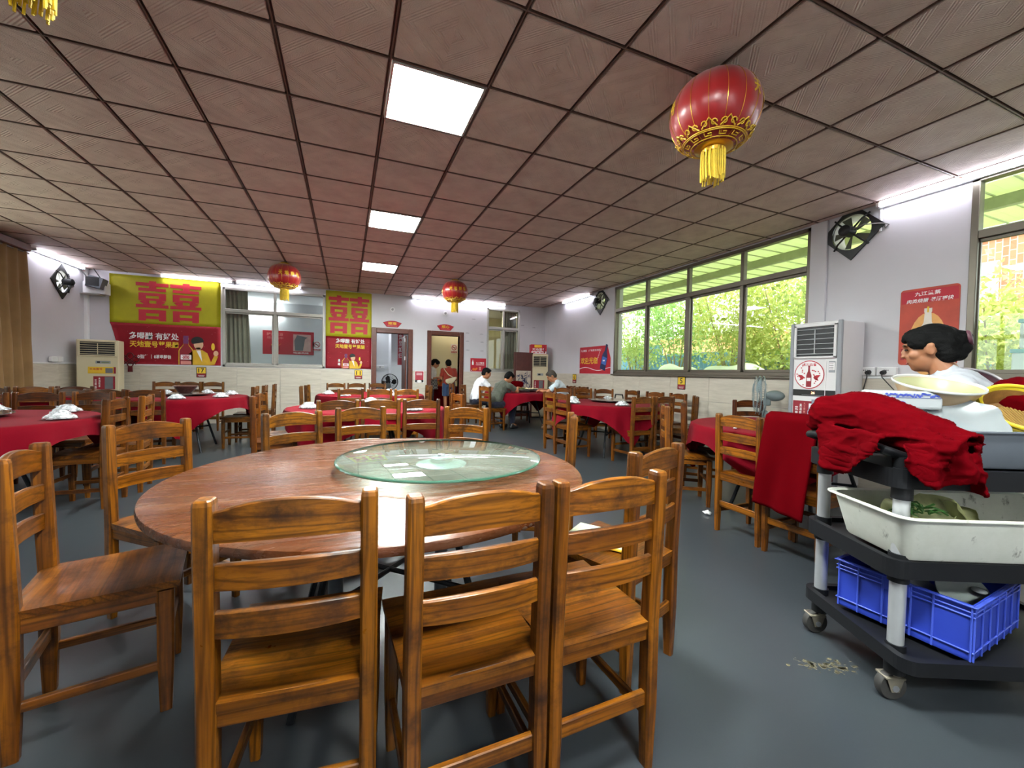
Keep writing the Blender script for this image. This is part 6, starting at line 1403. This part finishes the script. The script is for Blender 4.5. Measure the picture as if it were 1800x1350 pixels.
def person(label, loc, heading, J, skin, shirt, pants, shoes, hair='short', sleeve=.5, leg_cover=1.0, vox=.0075, extra=None, group=None, pants_name='trousers', head_k=1.0):
    t = thing('person', label, 'person', loc, R(heading - 90), group); V = Vector; g = {k: V(v) if not isinstance(v, (int, float)) else v for k, v in J.items()}
    Mh = (Matrix.Rotation(R(J.get('hyaw', 0)), 3, 'Z') @ Matrix.Rotation(R(J.get('hpitch', 0)), 3, 'X') @ Matrix.Rotation(R(J.get('hroll', 0)), 3, 'Y'))
    hip, waist, chest, neck, hc = g['hip'], g['waist'], g['chest'], g['neck'], g['head']; sw = J.get('sw', .175); hw = J.get('hw', .155)
    bm = BM(); sp_ = [(hip, hw - .01, .10), (waist, hw - .025, .095), (chest, sw - .02, .105), (chest.lerp(neck, .6), sw - .05, .085)]
    spine_solid(bm, sp_); head_shape(bm, hc, Mh, head_k); capsule(bm, neck, hc + Mh @ V((0, -.02, -.06)), .056, .050)
    for s_ in 'lr':
        sg = -1 if s_ == 'l' else 1; sh, el, wr, kn, an = g['sh_' + s_], g['el_' + s_], g['wr_' + s_], g['kn_' + s_], g['an_' + s_]
        capsule(bm, chest.lerp(neck, .5), sh, .06, .052); capsule(bm, sh, el, .048, .038); capsule(bm, el, wr, .038, .026); hand(bm, wr, (wr - el).normalized() * .8 + V((0, .25, -.1)), V((0, 0, 1)), J.get('curl', .7), sg)
        hp = hip + V((sg * .085, 0, -.02)); capsule(bm, hp, kn, .078, .054); capsule(bm, kn, an, .052, .036); capsule(bm, an, an + V((sg * .01, .11, -.045)), .038, .030)
    blob('body', bm, vox, skin, t, 5)
    bm = BM()                                                  # shirt
    spine_solid(bm, [(J.get('hem', hip + (waist - hip) * .1), hw + .016, .122), (waist, hw + .006, .118), (chest, sw + .004, .126), (chest.lerp(neck, .62), sw - .03, .10)])
    for s_ in 'lr':
        sh, el, wr = g['sh_' + s_], g['el_' + s_], g['wr_' + s_]; capsule(bm, chest.lerp(neck, .5), sh, .075, .066); e_ = sh.lerp(el, min(1, sleeve * 1.4)); cyl(bm, sh, e_, .064, .060, 14)
        ball(bm, sh, .066, 14, 8)
    capsule(bm, chest.lerp(neck, .75), neck + (neck - chest).normalized() * .005, .066, .060)
    o = blob('shirt', bm, vox, shirt, t, 4); crumple(o, .006, 13, (1, 1, .6))
    bm = BM(); spine_solid(bm, [(hip + V((0, 0, -.06)), hw + .006, .118), (hip.lerp(waist, .35), hw, .112)])
    for s_ in 'lr':
        sg = -1 if s_ == 'l' else 1; kn, an = g['kn_' + s_], g['an_' + s_]; hp = hip + V((sg * .085, 0, -.02))
        if leg_cover > .5: capsule(bm, hp, kn, .094, .070); cyl(bm, kn, kn.lerp(an, min(1, (leg_cover - .5) * 2) * .96), .070, .056, 14)
        else: ball(bm, hp, .096, 14, 8); cyl(bm, hp, hp.lerp(kn, leg_cover * 2), .096, .088, 14)
    o = blob(pants_name, bm, vox, pants, t, 4); crumple(o, .004, 13)
    for s_ in 'lr':
        sg = -1 if s_ == 'l' else 1; an = g['an_' + s_]; bm = BM(); capsule(bm, an + V((0, -.03, -.055)), an + V((sg * .012, .13, -.062)), .046, .040); capsule(bm, an + V((0, -.01, -.02)), an + V((0, .05, -.05)), .046, .044); o = blob('shoe', bm, .008, shoes, t, 3)
    bm = BM()
    def e(p, r_): ball(bm, hc + Mh @ (V(p) * head_k), tuple(x * head_k for x in r_), 22, 14, Mh)
    e((0, -.022, .036), (.084, .100, .094)); e((0, -.052, -.006), (.078, .066, .080)); e((0, .030, .088), (.062, .050, .032))
    if hair == 'short': e((0, -.05, -.04), (.062, .05, .05))
    if hair == 'crop': pass
    if hair in ('bun', 'pony'):
        e((0, .052, .070), (.068, .040, .034)); e((0, -.075, .02), (.074, .06, .085)); e((.03, -.065, -.045), (.05, .045, .045)); e((-.03, -.065, -.045), (.05, .045, .045))
        for s_ in (-1, 1): e((s_ * .064, .022, .045), (.024, .052, .044))
    if hair == 'bun': e((0, -.122, .022), (.046, .040, .046)); e((0, -.122, -.022), (.040, .034, .036)); e((.015, -.145, .03), (.025, .022, .025)); e((0, -.1, -.05), (.045, .035, .035))
    if hair == 'pony': e((0, -.12, .0), (.032, .03, .03)); e((0, -.14, -.05), (.034, .028, .06)); e((0, -.14, -.11), (.02, .018, .05))
    o = blob('hair', bm, .006, M_hair if hair != 'crop' else mat('cropped_hair', '3b332d', .7, var=.25, scale=80), t, 3); crumple(o, .004, 45, (1, .4, 1))
    for s_ in (-1, 1):
        bm = BM(); ball(bm, hc + Mh @ (V((s_ * .031, .081, .012)) * head_k), tuple(x * head_k for x in (.013, .008, .006)), 12, 8, Mh); ob('eye', bm, mat('dark_eye', '1a1210', .25), t, True)
        bm = BM(); tube(bm, [hc + Mh @ (V((s_ * q, .094 - .012 * (q / .05), .034 + .004 * math.sin(q * 60))) * head_k) for q in (.014, .026, .038, .05)], .0035, 6); ob('eyebrow', bm, M_hair, t, True)
    bm = BM(); ball(bm, hc + Mh @ (V((0, .090, -.058)) * head_k), (.021 * head_k, .0065, .006), 12, 8, Mh); ob('lips', bm, mat('lip_tone', '8a4a40', .5), t, True)
    return t, Mh, hc
def seated(lean, drop=0, **kw):
    """hips on a 0.46 m seat, leaning forward by lean metres at the neck"""
    J = dict(hip=(0, .02, .56), waist=(0, .02 + lean * .3, .72), chest=(0, .02 + lean * .72, .90 - drop * .4), neck=(0, .02 + lean * 1.08, 1.035 - drop), head=(0, .09 + lean * 1.3, 1.155 - drop * 1.15),
             sh_l=(-.185, .02 + lean * .95, .975 - drop), sh_r=(.185, .02 + lean * .95, .975 - drop), el_l=(-.24, .20 + lean * .9, .79), el_r=(.24, .20 + lean * .9, .79), wr_l=(-.10, .40 + lean * .7, .81), wr_r=(.08, .41 + lean * .7, .83),
             kn_l=(-.13, .42, .50), kn_r=(.13, .42, .50), an_l=(-.13, .36, .10), an_r=(.14, .40, .10), hpitch=-25)
    J.update(kw); return J
M_tee = cloth_mat('white_tee', 'd4d6da', .2); M_green = cloth_mat('dark_green_tee', '474a40', .2); M_pale = cloth_mat('pale_blue_shirt', 'cddbe4', .2); M_navy = cloth_mat('navy_trousers', '15182a', .2); M_shoe = mat('dark_shoe', '1c1b1d', .5)
M_khaki = cloth_mat('ochre_shorts', 'b58a2e', .2); M_sand = mat('brown_sandal', '6a4a32', .6)
G1 = 'men eating at the far red table'
person('man in a white tee shirt seated at the diners\' table, looking down', (2.66, 8.80, 0), 2, seated(.16, .0, hpitch=-22, hyaw=-14), M_skin, M_tee, M_navy, M_shoe, 'short', .5, group=G1)
person('man in a dark green shirt hunched over the diners\' table, bowl in hand', (2.82, 7.90, 0), 22, seated(.26, .07, hpitch=-42, hyaw=-10, wr_r=(.12, .56, .86)), M_skin, M_green, M_navy, M_shoe, 'short', .5, group=G1)
person('cropped-haired man in a pale blue shirt and ochre shorts at the diners\' table', (4.33, 7.52, 0), 142, seated(.20, .03, hpitch=-38, hyaw=22), M_skin, M_pale, M_khaki, M_sand, 'crop', .5, .62, group=G1, pants_name='shorts')
def standing(**kw):
    J = dict(hip=(0, 0, .84), waist=(0, .01, .98), chest=(0, .03, 1.14), neck=(0, .05, 1.27), head=(0, .09, 1.39), sh_l=(-.16, .04, 1.215), sh_r=(.16, .04, 1.215), el_l=(-.21, .0, .98), el_r=(.21, .0, .98), wr_l=(-.12, .17, .98), wr_r=(.12, .17, .98),
             kn_l=(-.09, .01, .46), kn_r=(.09, .01, .46), an_l=(-.09, -.02, .10), an_r=(.09, -.02, .10), hpitch=-18, sw=.155, hw=.15); J.update(kw); return J
G2 = 'women standing in the cream room'
tp, Mh_, hc_ = person('woman with a ponytail in a white blouse standing in the right doorway room', (2.12, 11.05, 0), -12, standing(hpitch=-32, head=(0, .12, 1.385), wr_l=(.06, .2, 1.0), wr_r=(-.04, .22, 1.02)), M_skin, cloth_mat('white_blouse', 'dcd8d2', .2), M_navy, M_shoe, 'pony', .7, group=G2)
def plaid():
    t = NT('grey_plaid'); c = t.node('ShaderNodeTexChecker'); c.inputs['Scale'].default_value = 22; c.inputs[1].default_value = (*lin('8d8880'), 1); c.inputs[2].default_value = (*lin('4d4a4a'), 1); t.link(t.coord(), c.inputs[0]); t.set(Base_Color=c.outputs[0], Roughness=.85); return t.m
bm = BM(); lathe(bm, [(.168, 1.0), (.175, .92), (.19, .80), (.195, .70), (.185, .70), (.16, 1.0)], 32, (0, .0, 0)); ob('plaid_apron', bm, plaid(), tp, True)
tr_, Mh_, hc_ = person('woman in a red shirt and denim shorts seen from behind in the cream room', (2.60, 10.98, 0), 88, standing(head=(0, .10, 1.385), wr_l=(-.2, .12, .95), wr_r=(.2, .12, .95), hpitch=-24), M_skin, cloth_mat('brick_red_shirt', '8e2f22', .2), cloth_mat('denim', '33486a', .3), M_shoe, 'short', .55, .42, group=G2, pants_name='shorts')
bg_ = thing('cream_bag', 'cream crossbody bag on the back of the woman in red', 'bag', (2.60, 10.98, 0), R(-2))
bm = BM(); rs = []
for k in range(13):
    a = -.95 + 1.9 * k / 12; q = .075 * math.cos(a * 1.35) + .01; rs.append([(-.0 + .17 * math.sin(a) + .02, -.175 + .03 * (1 - math.cos(a)) + .032 * math.cos(b_), .98 - .05 * math.cos(a * 1.5) + .05 * math.sin(a) + q * math.sin(b_)) for b_ in [2 * PI * j / 12 for j in range(12)]])
rings(bm, rs); ob('pouch', bm, cloth_mat('cream_canvas', 'cfc2a2', .2), bg_, True)
bm = BM(); tube(bm, [(.17, -.13, 1.03), (.1, -.16, 1.02), (-.05, -.165, 1.1), (-.15, -.11, 1.24), (-.14, .02, 1.30), (-.02, .155, 1.15), (.12, .15, 1.0), (.2, .02, .99), (.17, -.13, 1.03)], .011, 8); ob('strap', bm, bpy.data.materials['cream_canvas'], bg_, True)
# the woman behind the trolley
wp = Vector((2.715, 1.115, 0)); WH = 112; fwd = Vector((math.cos(R(WH)), math.sin(R(WH)), 0)); wl = wp - fwd * .155
tw, Mw, hw_ = person('woman with black hair in a bun, profile to the left, behind the trolley', wl, WH, standing(hip=(0, -.05, .80), waist=(0, -.03, .93), chest=(0, .02, 1.08), neck=(0, .085, 1.205), head=(0, .155, 1.338), sh_l=(-.165, .05, 1.145), sh_r=(.165, .05, 1.145), el_l=(-.2, .06, .92), el_r=(.2, .06, .92), wr_l=(-.13, .22, .86), wr_r=(.13, .22, .86), kn_l=(-.09, -.02, .45), kn_r=(.09, -.02, .45), hpitch=-12, hyaw=0, sw=.165, hw=.155),
    mat('tan_skin', '8f5f42', .5, var=.08, **{'Subsurface_Weight': .1}), cloth_mat('white_cotton', '9fa2a8', .05), cloth_mat('pale_grey_trousers', '9aa2ae', .2), M_shoe, 'bun', .8, vox=.0055, head_k=.95)
bm = BM(); tube(bm, [hw_ + Mw @ Vector((.03 * math.cos(a), -.145, .02 + .03 * math.sin(a))) for a in [2 * PI * k / 20 for k in range(20)]], .009, 8, True); ob('hair_tie', bm, mat('plum_hair_tie', '4a2430', .5), tw, True)
bpy.data.scenes.remove(TS)
